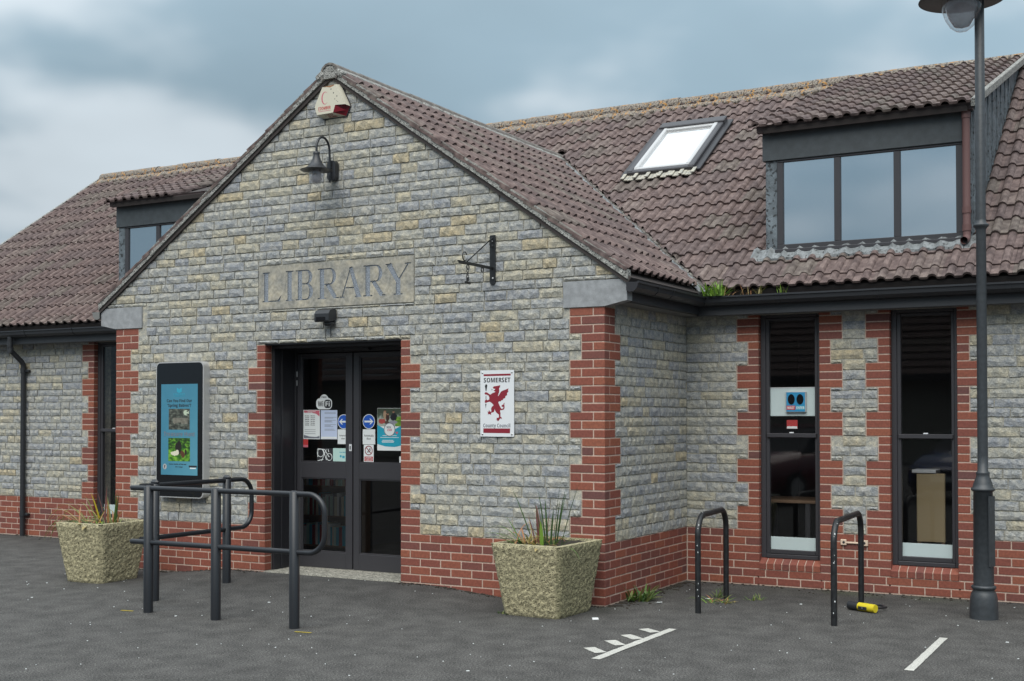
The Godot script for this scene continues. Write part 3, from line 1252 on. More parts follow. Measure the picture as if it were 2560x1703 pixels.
func ridge_mesh(r: float, long: float) -> PackedVector3Array:
	var st := new_st()
	var n := 10
	for i in n:
		var a0 := lerpf(-0.62, PI + 0.62, float(i) / n)
		var a1 := lerpf(-0.62, PI + 0.62, float(i + 1) / n)
		var p := Vector3(0, sin(a0) * r, cos(a0) * r)
		var q := Vector3(0, sin(a1) * r, cos(a1) * r)
		quad(st, p, p + Vector3(long, 0, 0), q + Vector3(long, 0, 0), q)
		for e in [[0.0, -1.0], [long, 1.0]]:
			var s := Vector3(e[0], 0, 0)
			var pi: Vector3 = p * 0.8
			var qi: Vector3 = q * 0.8
			if e[1] < 0.0:
				quad(st, s + pi, s + p, s + q, s + qi)
			else:
				quad(st, s + p, s + pi, s + qi, s + q)
	return soup_of(st)

func ridges(main_roof: Node, wing: Node, ca: float, sa: float):
	var sp := ridge_mesh(0.108, 0.444)
	var st := new_st()
	soup(st, sp)
	st.set_smooth_group(-1)
	var mesh := finish(st)
	for i in 43:
		var x := -12.40 + 0.45 * i
		var t := Transform3D(Basis(Vector3.BACK, rng.randf_range(-0.008, 0.008)), Vector3(x, 5.752 + rng.randf_range(-0.006, 0.006), -5.93))
		inst("ridge_tile", mesh, t, M.ridge, main_roof)
	for i in 11:
		var t := Transform3D(Basis(Vector3.UP, PI * 0.5) * Basis(Vector3.BACK, rng.randf_range(-0.006, 0.006)), Vector3(XC, 4.925 + rng.randf_range(-0.004, 0.004), 0.06 - 0.45 * i))
		inst("ridge_tile", mesh, t, M.ridge_grey, wing)
	# rough bedding mortar under the ridge tiles
	var mo := new_st()
	var x := -12.4
	while x < 6.9:
		var l := rng.randf_range(0.05, 0.12)
		var d := rng.randf_range(0.10, 0.19)
		box(mo, Vector3(x + l * 0.5, main_y(-5.82) + 0.005 - d * 0.30, -5.82 + d * 0.35), Vector3(l + 0.03, rng.randf_range(0.05, 0.085), d), 0.015, Basis(Vector3.RIGHT, 0.60 + rng.randf_range(-0.15, 0.15)) * Basis(Vector3.UP, rng.randf_range(-0.2, 0.2)))
		x += l
	part("ridge_mortar", mo, M.ridge, main_roof)
	mo = new_st()
	for side in [1.0, -1.0]:
		var z := 0.05
		while z > -4.7:
			var l := rng.randf_range(0.06, 0.14)
			box(mo, Vector3(XC + side * 0.115, 4.915, z - l * 0.5), Vector3(0.10, rng.randf_range(0.05, 0.075), l + 0.03), 0.012, Basis(Vector3.BACK, -side * 0.6))
			z -= l
	# the open end of the ridge is filled
	st = new_st()
	var fan := PackedVector2Array()
	for i in 13:
		var a := lerpf(-0.55, PI + 0.55, i / 12.0)
		fan.append(Vector2(XC + cos(a) * 0.09, 4.925 + sin(a) * 0.09))
	prism(mo, fan, -0.05, 0.052)
	part("ridge_mortar", mo, M.verge, wing)

# cement verges along the raking edges of the gable
func verges(wing: Node, ca: float, sa: float):
	for side in [1.0, -1.0]:
		var n := 4
		for i in n:
			var st := new_st()
			var d0: float = 3.10 - 3.10 * i / n + 0.02
			var d1: float = 3.10 - 3.10 * (i + 1) / n - (0.0 if i == n - 1 else 0.02)
			var lift := 0.006 if i % 2 == 1 else 0.0
			var poly := PackedVector2Array()
			for q in [[d0, 0.0], [d1, 0.0], [d1, 0.082], [d0, 0.082]]:
				poly.append(Vector2(XC + side * q[0], 4.916 + lift - K * q[0] + q[1]))
			prism(st, poly, -0.02, 0.044 + lift * 0.6)
			part("verge_board", st, M.verge, wing)
		var mo := new_st()
		var d := 3.08
		while d > 0.08:
			var l := rng.randf_range(0.05, 0.11)
			box(mo, Vector3(XC + side * (d - l * 0.5), 4.990 - K * (d - l * 0.5) + rng.randf_range(-0.006, 0.008), 0.022), Vector3(l * 1.25 + 0.02, 0.030, 0.045), 0.008, Basis(Vector3.BACK, -side * atan(K)))
			d -= l
		part("verge_mortar", mo, M.ridge_grey, wing)
	# the far verge of the main roof
	for x in [-12.46, 6.99]:
		var st := new_st()
		for s in [1.0, -1.0]:
			var a := Vector3(x, main_y(-1.62) - 0.03, -5.95 + s * 4.33)
			var c := Vector3(x, main_y(-5.95) - 0.03, -5.95)
			box(st, (a + c) * 0.5, Vector3(0.05, 0.09, a.distance_to(c)), 0.0, Basis.looking_at(c - a, Vector3.UP))
		part("verge_board", st, M.verge, library)

# ---------------------------------------------------------------- gutters and boards under the eaves
func make_eaves():
	var sec := PackedVector2Array()
	for q in [[0.0, 0.078], [0.0, 0.006], [0.028, -0.006], [0.070, -0.002], [0.098, 0.026], [0.104, 0.062], [0.114, 0.066], [0.114, 0.082], [0.102, 0.082], [0.092, 0.034], [0.066, 0.008], [0.030, 0.004], [0.008, 0.014], [0.008, 0.078]]:
		sec.append(Vector2(q[0], q[1]))
	var y := 2.672
	var runs := [[Vector3(0.216, y, 0.03), Vector3(0.216, y, -1.70), Vector3(7.0, y, -1.70)], [Vector3(-12.5, y, -1.70), Vector3(-5.999, y, -1.70), Vector3(-5.999, y, 0.03)]]
	for r in runs:
		var st := new_st()
		sweep(st, sec, r)
		# end caps
		var o := part("gutter", st, M.black_plastic, library)
		var cap := new_st()
		var cp := PackedVector2Array()
		for q in [[0.0, 0.078], [0.0, 0.006], [0.028, -0.006], [0.070, -0.002], [0.098, 0.026], [0.110, 0.074]]:
			cp.append(Vector2(q[0], q[1]))
		var right: bool = r[0].z > 0.0
		var e: Vector3 = r[0] if right else r[2]
		prism(cap, cp, -0.004, 0.002, Transform3D(Basis(Vector3.RIGHT if right else Vector3.LEFT, Vector3.UP, Vector3.BACK if right else Vector3.FORWARD), e))
		part("gutter_end", cap, M.dark_frame if right else M.hood, o)
		var places := [[0.30, 0.26], [0.55, 0.26], [1.0, 0.0], [1.9, 0.0], [3.0, 0.0], [4.4, 0.0]] if right else [[-6.5, 0.0], [-7.4, 0.0], [-8.3, 0.0], [-9.2, 0.0], [-10.2, 0.0]]
		for p in places:
			var bs := new_st()
			var s2 := PackedVector2Array()
			for q in sec:
				s2.append(Vector2(q.x * 1.06, q.y * 1.05 - 0.003))
			if p[1] > 0.0:
				sweep(bs, s2, [Vector3(0.2155, y, -p[0] * 1.4), Vector3(0.2155, y, -p[0] * 1.4 - 0.035)])
			else:
				sweep(bs, s2, [Vector3(p[0], y, -1.7005), Vector3(p[0] + 0.035, y, -1.7005)])
			part("bracket", bs, M.black_plastic, o)
	for q in [[Vector3(0.19, 2.578, -1.722), Vector3(7.0, 2.775, -1.702)], [Vector3(0.19, 2.592, -1.702), Vector3(0.213, 2.775, -0.105)], [Vector3(-12.45, 2.578, -1.722), Vector3(-5.97, 2.775, -1.702)], [Vector3(-5.995, 2.592, -1.702), Vector3(-5.972, 2.775, -0.105)]]:
		var st := new_st()
		cbox(st, q[0], q[1], 0.003)
		part("fascia_board", st, M.fascia, library)
	for q in [[Vector3(0.0, 2.584, ZM), Vector3(7.0, 2.59, -1.724)], [Vector3(0.004, 2.584, -1.93), Vector3(0.188, 2.59, -0.10)], [Vector3(-12.4, 2.584, ZM), Vector3(XL, 2.59, -1.724)], [Vector3(-5.97, 2.584, -1.93), Vector3(XL - 0.004, 2.59, -0.10)]]:
		var st := new_st()
		cbox(st, q[0], q[1])
		part("soffit_board", st, M.hood, library)
	# downpipe with its swan neck
	var dp := new_st()
	tube(dp, [Vector3(-9.50, 2.68, -1.645), Vector3(-9.50, 2.53, -1.645), Vector3(-9.50, 2.495, -1.655), Vector3(-9.50, 2.35, -1.835), Vector3(-9.50, 2.31, -1.858), Vector3(-9.50, 2.26, -1.862), Vector3(-9.50, -0.05, -1.862)], 0.0345, 14)
	var pipe := part("downpipe", dp, M.black_plastic, library)
	for q in [[2.575, -1.645], [2.50, -1.652], [2.235, -1.862], [0.30, -1.862]]:
		var st := new_st()
		tube(st, [Vector3(-9.50, q[0] - 0.035, q[1]), Vector3(-9.50, q[0] + 0.035, q[1])], 0.040, 14)
		if q[1] < -1.8 :
			box(st, Vector3(-9.44, q[0] - 0.01, -1.888), Vector3(0.06, 0.03, 0.05), 0.004)
		part("pipe_collar", st, M.black_plastic, pipe)

# ---------------------------------------------------------------- dormers and the roof window
func make_dormer(x0: float, x1: float):
	var st := new_st()
	var zf := -2.15
	var yb := main_y(zf) - 0.02
	# cheeks and front as one carcass
	var side := PackedVector2Array([Vector2(zf - 0.03, yb), Vector2(zf - 0.03, 4.36), Vector2(-5.9, 5.74), Vector2(-5.9, 5.70)])
	for x in [x0, x1 - 0.03]:
		prism(st, side, 0.0, 0.03, Transform3D(Basis(Vector3(0, 0, 1), Vector3.UP, Vector3.LEFT), Vector3(x + 0.03, 0, 0)))
	var o := part("dormer", st, M.zinc, library)
	for x in [x0, x1]:
		for k in 9:
			var s := new_st()
			var z := zf - 0.10 - 0.30 * k
			var lo := main_y(z) + 0.02
			var hi := 4.40 + 0.352 * (zf + 0.12 - z)
			if hi - lo < 0.05:
				continue
			cbox(s, Vector3(x - 0.012, lo, z - 0.006), Vector3(x + 0.014, hi, z + 0.006), 0.003)
			part("zinc_seam", s, M.zinc, o)
	# zinc corner post, deep boarded head
	st = new_st()
	cbox(st, Vector3(x0 - 0.004, yb - 0.01, zf - 0.06), Vector3(x0 + 0.108, 4.10, zf + 0.0), 0.004)
	part("corner_post", st, M.zinc, o)
	st = new_st()
	cbox(st, Vector3(x0 - 0.03, 4.098, zf - 0.05), Vector3(x1 - 0.07, 4.40, zf + 0.022), 0.004)
	part("head_board", st, M.dormer_board, o)
	# window frame: head, sill, jambs, two mullions; three panes that mirror the sky
	var f0 := x0 + 0.108
	var f1 := x1 - 0.07
	st = new_st()
	cbox(st, Vector3(f0, 3.215, zf - 0.05), Vector3(f1, 3.278, zf + 0.004), 0.004)
	cbox(st, Vector3(f0 - 0.01, 3.195, zf - 0.03), Vector3(f1 + 0.01, 3.228, zf + 0.05), 0.005)
	cbox(st, Vector3(f0, 4.078, zf - 0.05), Vector3(f1, 4.097, zf + 0.004), 0.003)
	var w := (f1 - f0 - 0.062) / 3.0
	for k in 4:
		cbox(st, Vector3(f0 + k * w, 3.278, zf - 0.05), Vector3(f0 + k * w + 0.062, 4.078, zf + 0.0), 0.004)
	part("window_frame", st, M.frame, o)
	for k in 3:
		var p := new_st()
		cbox(p, Vector3(f0 + k * w + 0.060, 3.276, zf - 0.032), Vector3(f0 + (k + 1) * w + 0.002, 4.080, zf - 0.020))
		part("pane", p, M.mirror_glass, o)
	# brown plastic gutter and pipe
	st = new_st()
	var sec := PackedVector2Array()
	for q in [[0.0, 0.06], [0.0, 0.004], [0.03, -0.004], [0.075, 0.0], [0.085, 0.05], [0.092, 0.064], [0.08, 0.064], [0.07, 0.012], [0.03, 0.008], [0.008, 0.012], [0.008, 0.06]]:
		sec.append(Vector2(q[0], q[1]))
	sweep(st, sec, [Vector3(x0 - 0.06, 4.365, zf + 0.024), Vector3(x1 + 0.03, 4.365, zf + 0.024)])
	for q in [0.03, 0.78, 1.55]:
		var s2 := PackedVector2Array()
		for v in sec:
			s2.append(Vector2(v.x * 1.07, v.y * 1.06 - 0.003))
		sweep(st, s2, [Vector3(x0 + q, 4.365, zf + 0.0235), Vector3(x0 + q + 0.03, 4.365, zf + 0.0235)])
	part("dormer_gutter", st, M.brown_plastic, o)
	if x0 > 0.0:
		st = new_st()
		tube(st, [Vector3(x1 - 0.035, 4.37, zf + 0.045), Vector3(x1 - 0.035, 3.24, zf + 0.045), Vector3(x1 - 0.035, 3.205, zf + 0.06), Vector3(x1 - 0.045, 3.185, zf + 0.14)], 0.034, 14, false)
		for y in [4.33, 3.47, 3.31]:
			tube(st, [Vector3(x1 - 0.035, y - 0.03, zf + 0.045), Vector3(x1 - 0.035, y + 0.03, zf + 0.045)], 0.039, 14)
		part("dormer_pipe", st, M.brown_pipe, o)
	# lead apron dressed over the tiles below the window
	st = new_st()
	var n := 60
	for i in n:
		var xa := x0 - 0.13 + (x1 - x0 + 0.22) * i / n
		var xb := x0 - 0.13 + (x1 - x0 + 0.22) * (i + 1) / n
		var fa := 0.030 * pow(maxf(0.0, cos((xa - 1.081) / 0.14625 * TAU)), 1.5)
		var fb := 0.030 * pow(maxf(0.0, cos((xb - 1.081) / 0.14625 * TAU)), 1.5)
		var rows := [[-2.16, 0.045], [-2.08, 0.034], [-2.035 + 0.012 * sin(xa * 9.0), 0.030]]
		for r in 2:
			var za: float = rows[r][0]
			var zb: float = rows[r + 1][0]
			quad(st, Vector3(xa, main_y(zb) + rows[r + 1][1] + fa, zb), Vector3(xb, main_y(zb) + rows[r + 1][1] + fb, zb), Vector3(xb, main_y(za) + rows[r][1] + fb, za), Vector3(xa, main_y(za) + rows[r][1] + fa, za))
		quad(st, Vector3(xa, main_y(-2.03) + 0.0 + fa, -2.03), Vector3(xb, main_y(-2.03) + 0.0 + fb, -2.03), Vector3(xb, main_y(rows[2][0]) + 0.030 + fb, rows[2][0]), Vector3(xa, main_y(rows[2][0]) + 0.030 + fa, rows[2][0]))
	part("lead_apron", st, M.lead, o)
	# its own roof of the same tiles, at a lower pitch
	var ang := atan(0.352)
	var b := Basis(Vector3.RIGHT, Vector3(0, cos(ang), sin(ang)), Vector3(0, -sin(ang), cos(ang)))
	var deck := new_st()
	box(deck, Vector3((x0 + x1) * 0.5, 5.06, -3.98), Vector3(x1 - x0 - 0.02, 0.05, 4.12), 0.0, b)
	part("dormer_roof", deck, M.roof_deck, o)
	var xs := 0.621 if x0 > 0.0 else -8.115
	for i in 7:
		for j in 15:
			var z := -1.985 - TE * cos(ang) * j
			var y := 4.412 + 0.352 * (-2.0 - z)
			if z < -5.85:
				continue
			var xf := Transform3D(b, Vector3(xs + TW * i, y, z))
			var m: Material = M["tile%d" % [0, 2, 3, 2, 4, 3][(i * 7 + j * 3 + (i * j) % 5) % 6]]
			if x0 < 0.0 and i > 3:
				continue
			if not mesh_cache.has("tile"):
				var ts := new_st()
				soup(ts, tile_soup)
				mesh_cache["tile"] = finish(ts)
			xf.origin.y += rng.randf_range(-0.002, 0.003)
			inst("tile", mesh_cache["tile"], xf, m, o)
	st = new_st()
	var va := Vector3(xs + TW * 7 + 0.025, 4.41, -1.99)
	var vb := Vector3(xs + TW * 7 + 0.025, 5.79, -5.90)
	box(st, (va + vb) * 0.5, Vector3(0.05, 0.075, va.distance_to(vb)), 0.006, Basis.looking_at(vb - va, Vector3.UP))
	part("verge_board", st, M.verge, o)
	if x0 > 0.0:
		# lead soakers and bare tile edges where the cheek meets the roof
		st = new_st()
		for j in 14:
			var z := -2.05 - TE * 0.824 * j
			box(st, Vector3(x1 + 0.026, main_y(z) + 0.028, z - 0.1), Vector3(0.035, 0.03, 0.26), 0.006, Basis(Vector3.RIGHT, atan(K)))
			box(st, Vector3(x1 + 0.165, main_y(z) + 0.030, z - 0.1), Vector3(0.065, 0.035, 0.285), 0.014, Basis(Vector3.RIGHT, atan(K) - 0.09))
		part("lead_soaker", st, M.lead, o)

func make_skylight():
	# frame lies in the slope of the roof
	var ca := 1.0 / sqrt(1.0 + K * K)
	var sa := K * ca
	var b := Basis(Vector3.RIGHT, Vector3(0, ca, sa), Vector3(0, -sa, ca))
	var o3 := Vector3(-1.10, main_y(-4.55) + 0.01, -4.55)
	var st := new_st()
	var hw := 0.385
	var hl := 0.70
	for q in [[Vector3(-hw, 0.04, 0), Vector3(0.075, 0.09, 2 * hl)], [Vector3(hw, 0.04, 0), Vector3(0.075, 0.09, 2 * hl)], [Vector3(0, 0.035, hl - 0.03), Vector3(2 * hw + 0.07, 0.08, 0.08)], [Vector3(0, 0.05, -hl + 0.06), Vector3(2 * hw + 0.09, 0.11, 0.15)]]:
		box(st, o3 + b * q[0], q[1], 0.01, b)
	var fr := part("roof_window", st, M.frame, library)
	st = new_st()
	for q in [[Vector3(-hw + 0.055, 0.055, 0.03), Vector3(0.05, 0.07, 2 * hl - 0.22)], [Vector3(hw - 0.055, 0.055, 0.03), Vector3(0.05, 0.07, 2 * hl - 0.22)], [Vector3(0, 0.05, hl - 0.085), Vector3(2 * hw - 0.06, 0.06, 0.05)], [Vector3(0, 0.05, -hl + 0.15), Vector3(2 * hw - 0.06, 0.06, 0.05)]]:
		box(st, o3 + b * q[0], q[1], 0.008, b)
	part("sash", st, M.silver, fr)
	st = new_st()
	box(st, o3 + b * Vector3(0, 0.05, 0.03), Vector3(2 * hw - 0.16, 0.012, 2 * hl - 0.26), 0.0, b)
	part("pane", st, M.skylight_glass, fr)
	st = new_st()
	for i in 24:
		var xa := -0.46 + 0.92 * i / 24.0
		var f := 0.03 * pow(maxf(0.0, cos((xa - 1.10 - 1.081) / 0.14625 * TAU)), 1.5)
		box(st, o3 + b * Vector3(xa + 0.019, 0.022 + f, hl + 0.065), Vector3(0.042, 0.012, 0.13), 0.0, b)
	part("apron_flashing", st, M.stone_mortar, fr)
	st = new_st()
	for s in [-1.0, 1.0]:
		st = new_st()
		box(st, o3 + b * Vector3(s * (hw + 0.075), 0.03, 0), Vector3(0.08, 0.03, 2 * hl + 0.05), 0.006, b)
		part("side_flashing", st, M.dark_frame, fr)

# ---------------------------------------------------------------- door, windows, name stone, rooms
func make_door():
	var z := -0.44
	# dark lining of the recess
	var st := new_st()
	cbox(st, Vector3(DL, 0.06, z - 0.10), Vector3(DL + 0.030, DT - 0.004, -0.105), 0.003)
	cbox(st, Vector3(DL + 0.030, 0.06, z - 0.06), Vector3(DL + 0.052, 2.262, z + 0.02), 0.003)
	cbox(st, Vector3(DL + 0.030, 0.06, -0.245), Vector3(DL + 0.040, DT - 0.05, -0.215), 0.002)
	cbox(st, Vector3(DR - 0.030, 0.06, z - 0.10), Vector3(DR, DT - 0.004, -0.105), 0.003)
	cbox(st, Vector3(DR - 0.125, 0.06, z - 0.06), Vector3(DR - 0.030, 2.262, z + 0.02), 0.003)
	cbox(st, Vector3(DL + 0.030, 2.262, z - 0.08), Vector3(DR - 0.030, DT - 0.006, z + 0.03), 0.004)
	cbox(st, Vector3(DL + 0.030, DT - 0.045, z + 0.03), Vector3(DR - 0.030, DT - 0.008, -0.105), 0.003)
	cbox(st, Vector3(DL, DT - 0.012, -0.10), Vector3(DR, DT - 0.002, -0.012))
	var o := part("door_frame", st, M.dark_frame, library)
	st = new_st()
	cbox(st, Vector3(-3.02, 2.272, z + 0.03), Vector3(-2.72, 2.315, z + 0.085), 0.008)
	part("door_sensor", st, M.black_plastic, o)
	var leaves := [[-3.665, -3.612, -3.046, -2.971, 1.0], [-2.957, -2.886, -2.278, -2.215, -1.0]]
	for l in leaves:
		var s := new_st()
		var y0 := 0.088
		cbox(s, Vector3(l[0], y0, z - 0.05), Vector3(l[1], 2.255, z), 0.004)
		cbox(s, Vector3(l[2], y0, z - 0.05), Vector3(l[3], 2.255, z), 0.004)
		for r in [[y0, 0.248], [0.992, 1.152], [2.215, 2.255]]:
			cbox(s, Vector3(l[1], r[0], z - 0.049), Vector3(l[2], r[1], z - 0.001), 0.003)
		for r in [[0.248, 0.992], [1.152, 2.215]]:
			# glazing beads stand round each pane
			cbox(s, Vector3(l[1], r[0], z - 0.03), Vector3(l[2], r[0] + 0.012, z - 0.008), 0.002)
			cbox(s, Vector3(l[1], r[1] - 0.012, z - 0.03), Vector3(l[2], r[1], z - 0.008), 0.002)
			cbox(s, Vector3(l[1], r[0] + 0.012, z - 0.03), Vector3(l[1] + 0.012, r[1] - 0.012, z - 0.008), 0.002)
			cbox(s, Vector3(l[2] - 0.012, r[0] + 0.012, z - 0.03), Vector3(l[2], r[1] - 0.012, z - 0.008), 0.002)
		var d := part("door_leaf", s, M.frame, library)
		for r in [[0.248, 0.992], [1.152, 2.215]]:
			var p := new_st()
			var n := Vector3(0, 0, z - 0.022)
			quad(p, n + Vector3(l[1], r[0], 0), n + Vector3(l[2], r[0], 0), n + Vector3(l[2], r[1], 0), n + Vector3(l[1], r[1], 0))
			part("glass_pane", p, M.glass, d)
		if l[4] > 0.0:
			var k := new_st()
			cbox(k, Vector3(-3.006, 1.270, z + 0.0005), Vector3(-2.974, 1.338, z + 0.004), 0.001)
			var lock := part("lock_plate", k, M.white, d)
			k = new_st()
			cbox(k, Vector3(-2.996, 1.285, z + 0.004), Vector3(-2.984, 1.322, z + 0.009), 0.002)
			part("keyhole", k, M.ink, lock)
			for y in [0.34, 0.42, 1.93, 2.02]:
				k = new_st()
				tube(k, [Vector3(-3.658, y, z + 0.012), Vector3(-3.658, y + 0.055, z + 0.012)], 0.006, 8)
				part("hinge", k, M.steel, d)
	# worn concrete threshold
	st = new_st()
	var n := 24
	for i in n:
		var xa := lerpf(DL + 0.002, DR - 0.002, float(i) / n)
		var xb := lerpf(DL + 0.002, DR - 0.002, float(i + 1) / n)
		var ya := 0.089
		var fa := 0.010 + 0.012 * sin(xa * 7.0) * sin(xa * 2.3)
		var fb := 0.010 + 0.012 * sin(xb * 7.0) * sin(xb * 2.3)
		quad(st, Vector3(xa, ya - 0.008, fa), Vector3(xb, ya - 0.008, fb), Vector3(xb, ya, z - 0.15), Vector3(xa, ya, z - 0.15))
		quad(st, Vector3(xa, 0.02, fa + 0.01), Vector3(xb, 0.02, fb + 0.01), Vector3(xb, ya - 0.008, fb), Vector3(xa, ya - 0.008, fa))
	part("door_threshold", st, M.sill, library)

func make_window(x0: float, x1: float):
	var zf := ZM - 0.062
	var st := new_st()
	var y0 := 0.262
	var y1 := 2.585
	# outer frame, inner sash, transom
	cbox(st, Vector3(x0, y0, zf - 0.07), Vector3(x0 + 0.048, y1, zf + 0.0), 0.004)
	cbox(st, Vector3(x1 - 0.034, y0, zf - 0.07), Vector3(x1, y1, zf + 0.0), 0.004)
	cbox(st, Vector3(x0 + 0.048, y0, zf - 0.07), Vector3(x1 - 0.034, 0.300, zf + 0.004), 0.004)
	cbox(st, Vector3(x0 + 0.048, 2.555, zf - 0.07), Vector3(x1 - 0.034, y1, zf + 0.0), 0.004)
	cbox(st, Vector3(x0 + 0.048, 0.302, zf - 0.06), Vector3(x0 + 0.082, 2.553, zf - 0.012), 0.004)
	cbox(st, Vector3(x1 - 0.062, 0.302, zf - 0.06), Vector3(x1 - 0.034, 2.553, zf - 0.012), 0.004)
	cbox(st, Vector3(x0 + 0.082, 0.302, zf - 0.06), Vector3(x1 - 0.062, 0.343, zf - 0.012), 0.004)
	cbox(st, Vector3(x0 + 0.082, 2.524, zf - 0.06), Vector3(x1 - 0.062, 2.553, zf - 0.012), 0.004)
	cbox(st, Vector3(x0 + 0.060, 1.411, zf - 0.06), Vector3(x1 - 0.045, 1.452, zf + 0.010), 0.005)
	var o := part("window", st, M.frame, library)
	st = new_st()
	cbox(st, Vector3(x0 + 0.28, 1.452, zf - 0.01), Vector3(x0 + 0.32, 1.464, zf + 0.006), 0.002)
	part("window_latch", st, M.white, o)
	for r in [[0.343, 1.411], [1.452, 2.524]]:
		var p := new_st()
		var z := zf - 0.030
		quad(p, Vector3(x0 + 0.082, r[0], z), Vector3(x1 - 0.062, r[0], z), Vector3(x1 - 0.062, r[1], z), Vector3(x0 + 0.082, r[1], z))
		part("glass_pane", p, M.glass, o)
	st = new_st()
	cbox(st, Vector3(x0 + 0.078, 0.335, zf - 0.058), Vector3(x1 - 0.058, 0.462, zf - 0.046), 0.002)
	part("lower_panel", st, M.film, o)

func seg_bar(a: Vector2, b: Vector2, w0: float, w1 := -1.0) -> PackedVector2Array:
	var d := (b - a).normalized()
	var n := Vector2(-d.y, d.x)
	if w1 < 0.0:
		w1 = w0
	return PackedVector2Array([a - n * w0 * 0.5, b - n * w1 * 0.5, b + n * w1 * 0.5, a + n * w0 * 0.5])

func bowl(cx: float, cy: float, rx: float, ry: float, thin: float, thick: float) -> PackedVector2Array:
	var p := PackedVector2Array()
	for i in 13:
		var a := lerpf(-PI * 0.5, PI * 0.5, i / 12.0)
		p.append(Vector2(cx + cos(a) * rx, cy + sin(a) * ry))
	for i in 13:
		var a := lerpf(PI * 0.5, -PI * 0.5, i / 12.0)
		p.append(Vector2(cx + cos(a) * (rx - thick), cy + sin(a) * (ry - thin)))
	return p

# carved roman capitals: x, width, and strokes in a box of height 1
func make_plaque():
	var H := 0.295
	var y0 := 2.755
	var st_w := 0.052
	var th := 0.011
	var polys := []
	var stem := func(x: float, w: float): polys.append(PackedVector2Array([Vector2(x, y0), Vector2(x + w, y0), Vector2(x + w, y0 + H), Vector2(x, y0 + H)]))
	var bar := func(x0: float, x1: float, y: float): polys.append(PackedVector2Array([Vector2(x0, y), Vector2(x1, y), Vector2(x1, y + th), Vector2(x0, y + th)]))
	# L
	stem.call(-3.726, st_w)
	bar.call(-3.746, -3.655, y0 + H - th); bar.call(-3.746, -3.53, y0)
	polys.append(PackedVector2Array([Vector2(-3.560, y0 + 0.004), Vector2(-3.528, y0 + 0.004), Vector2(-3.508, y0 + 0.062), Vector2(-3.520, y0 + 0.050)]))
	# I
	stem.call(-3.430, st_w)
	bar.call(-3.452, -3.356, y0 + H - th); bar.call(-3.452, -3.356, y0)
	# B
	stem.call(-3.302, st_w)
	bar.call(-3.328, -3.19, y0 + H - th); bar.call(-3.328, -3.19, y0); bar.call(-3.26, -3.19, y0 + 0.152)
	polys.append(bowl(-3.192, y0 + 0.2245, 0.068, 0.0705, th, 0.042))
	polys.append(bowl(-3.196, y0 + 0.0815, 0.082, 0.0815, th, 0.046))
	# R twice
	for x in [-3.057, -2.515]:
		stem.call(x + 0.026, st_w)
		bar.call(x, x + 0.15, y0 + H - th); bar.call(x, x + 0.105, y0); bar.call(x + 0.07, x + 0.15, y0 + 0.135)
		polys.append(bowl(x + 0.148, y0 + 0.215, 0.072, 0.080, th, 0.040))
		polys.append(seg_bar(Vector2(x + 0.115, y0 + 0.140), Vector2(x + 0.212, y0 + 0.010), 0.040, 0.046))
		bar.call(x + 0.195, x + 0.256, y0)
	# A
	polys.append(seg_bar(Vector2(-2.765, y0 + 0.003), Vector2(-2.662, y0 + H - 0.006), 0.013))
	polys.append(seg_bar(Vector2(-2.568, y0 + 0.003), Vector2(-2.664, y0 + H - 0.004), 0.054, 0.040))
	bar.call(-2.728, -2.60, y0 + 0.088); bar.call(-2.792, -2.735, y0); bar.call(-2.612, -2.536, y0)
	# Y
	polys.append(seg_bar(Vector2(-2.222, y0 + H - 0.004), Vector2(-2.122, y0 + 0.135), 0.054, 0.046))
	polys.append(seg_bar(Vector2(-2.000, y0 + H - 0.004), Vector2(-2.108, y0 + 0.140), 0.014))
	polys.append(PackedVector2Array([Vector2(-2.142, y0), Vector2(-2.090, y0), Vector2(-2.090, y0 + 0.16), Vector2(-2.142, y0 + 0.16)]))
	bar.call(-2.260, -2.180, y0 + H - th); bar.call(-2.042, -1.970, y0 + H - th); bar.call(-2.165, -2.066, y0)
	var c := CSGCombiner3D.new()
	c.name = "name_stone"
	c.set_meta("label", "carved sandstone tablet reading LIBRARY in roman capitals")
	library.add_child(c, true)
	var b := CSGBox3D.new()
	b.name = "tablet"
	b.size = Vector3(1.852, 0.430, 0.009)
	b.position = Vector3(-2.8665, 2.896, 0.0005)
	b.material = M.plaque
	c.add_child(b)
	for p in polys:
		var g := CSGPolygon3D.new()
		g.name = "stroke"
		g.polygon = p
		g.mode = CSGPolygon3D.MODE_DEPTH
		g.depth = 0.06
		g.position = Vector3(0, 0, 0.03)
		g.operation = CSGShape3D.OPERATION_SUBTRACTION
		g.material = M.letter_fill
		c.add_child(g, true)
	var st := new_st()
	cbox(st, Vector3(-3.790, 2.683, -0.03), Vector3(-1.943, 3.109, -0.0045))
	part("letter_ground", st, M.letter_fill, library)

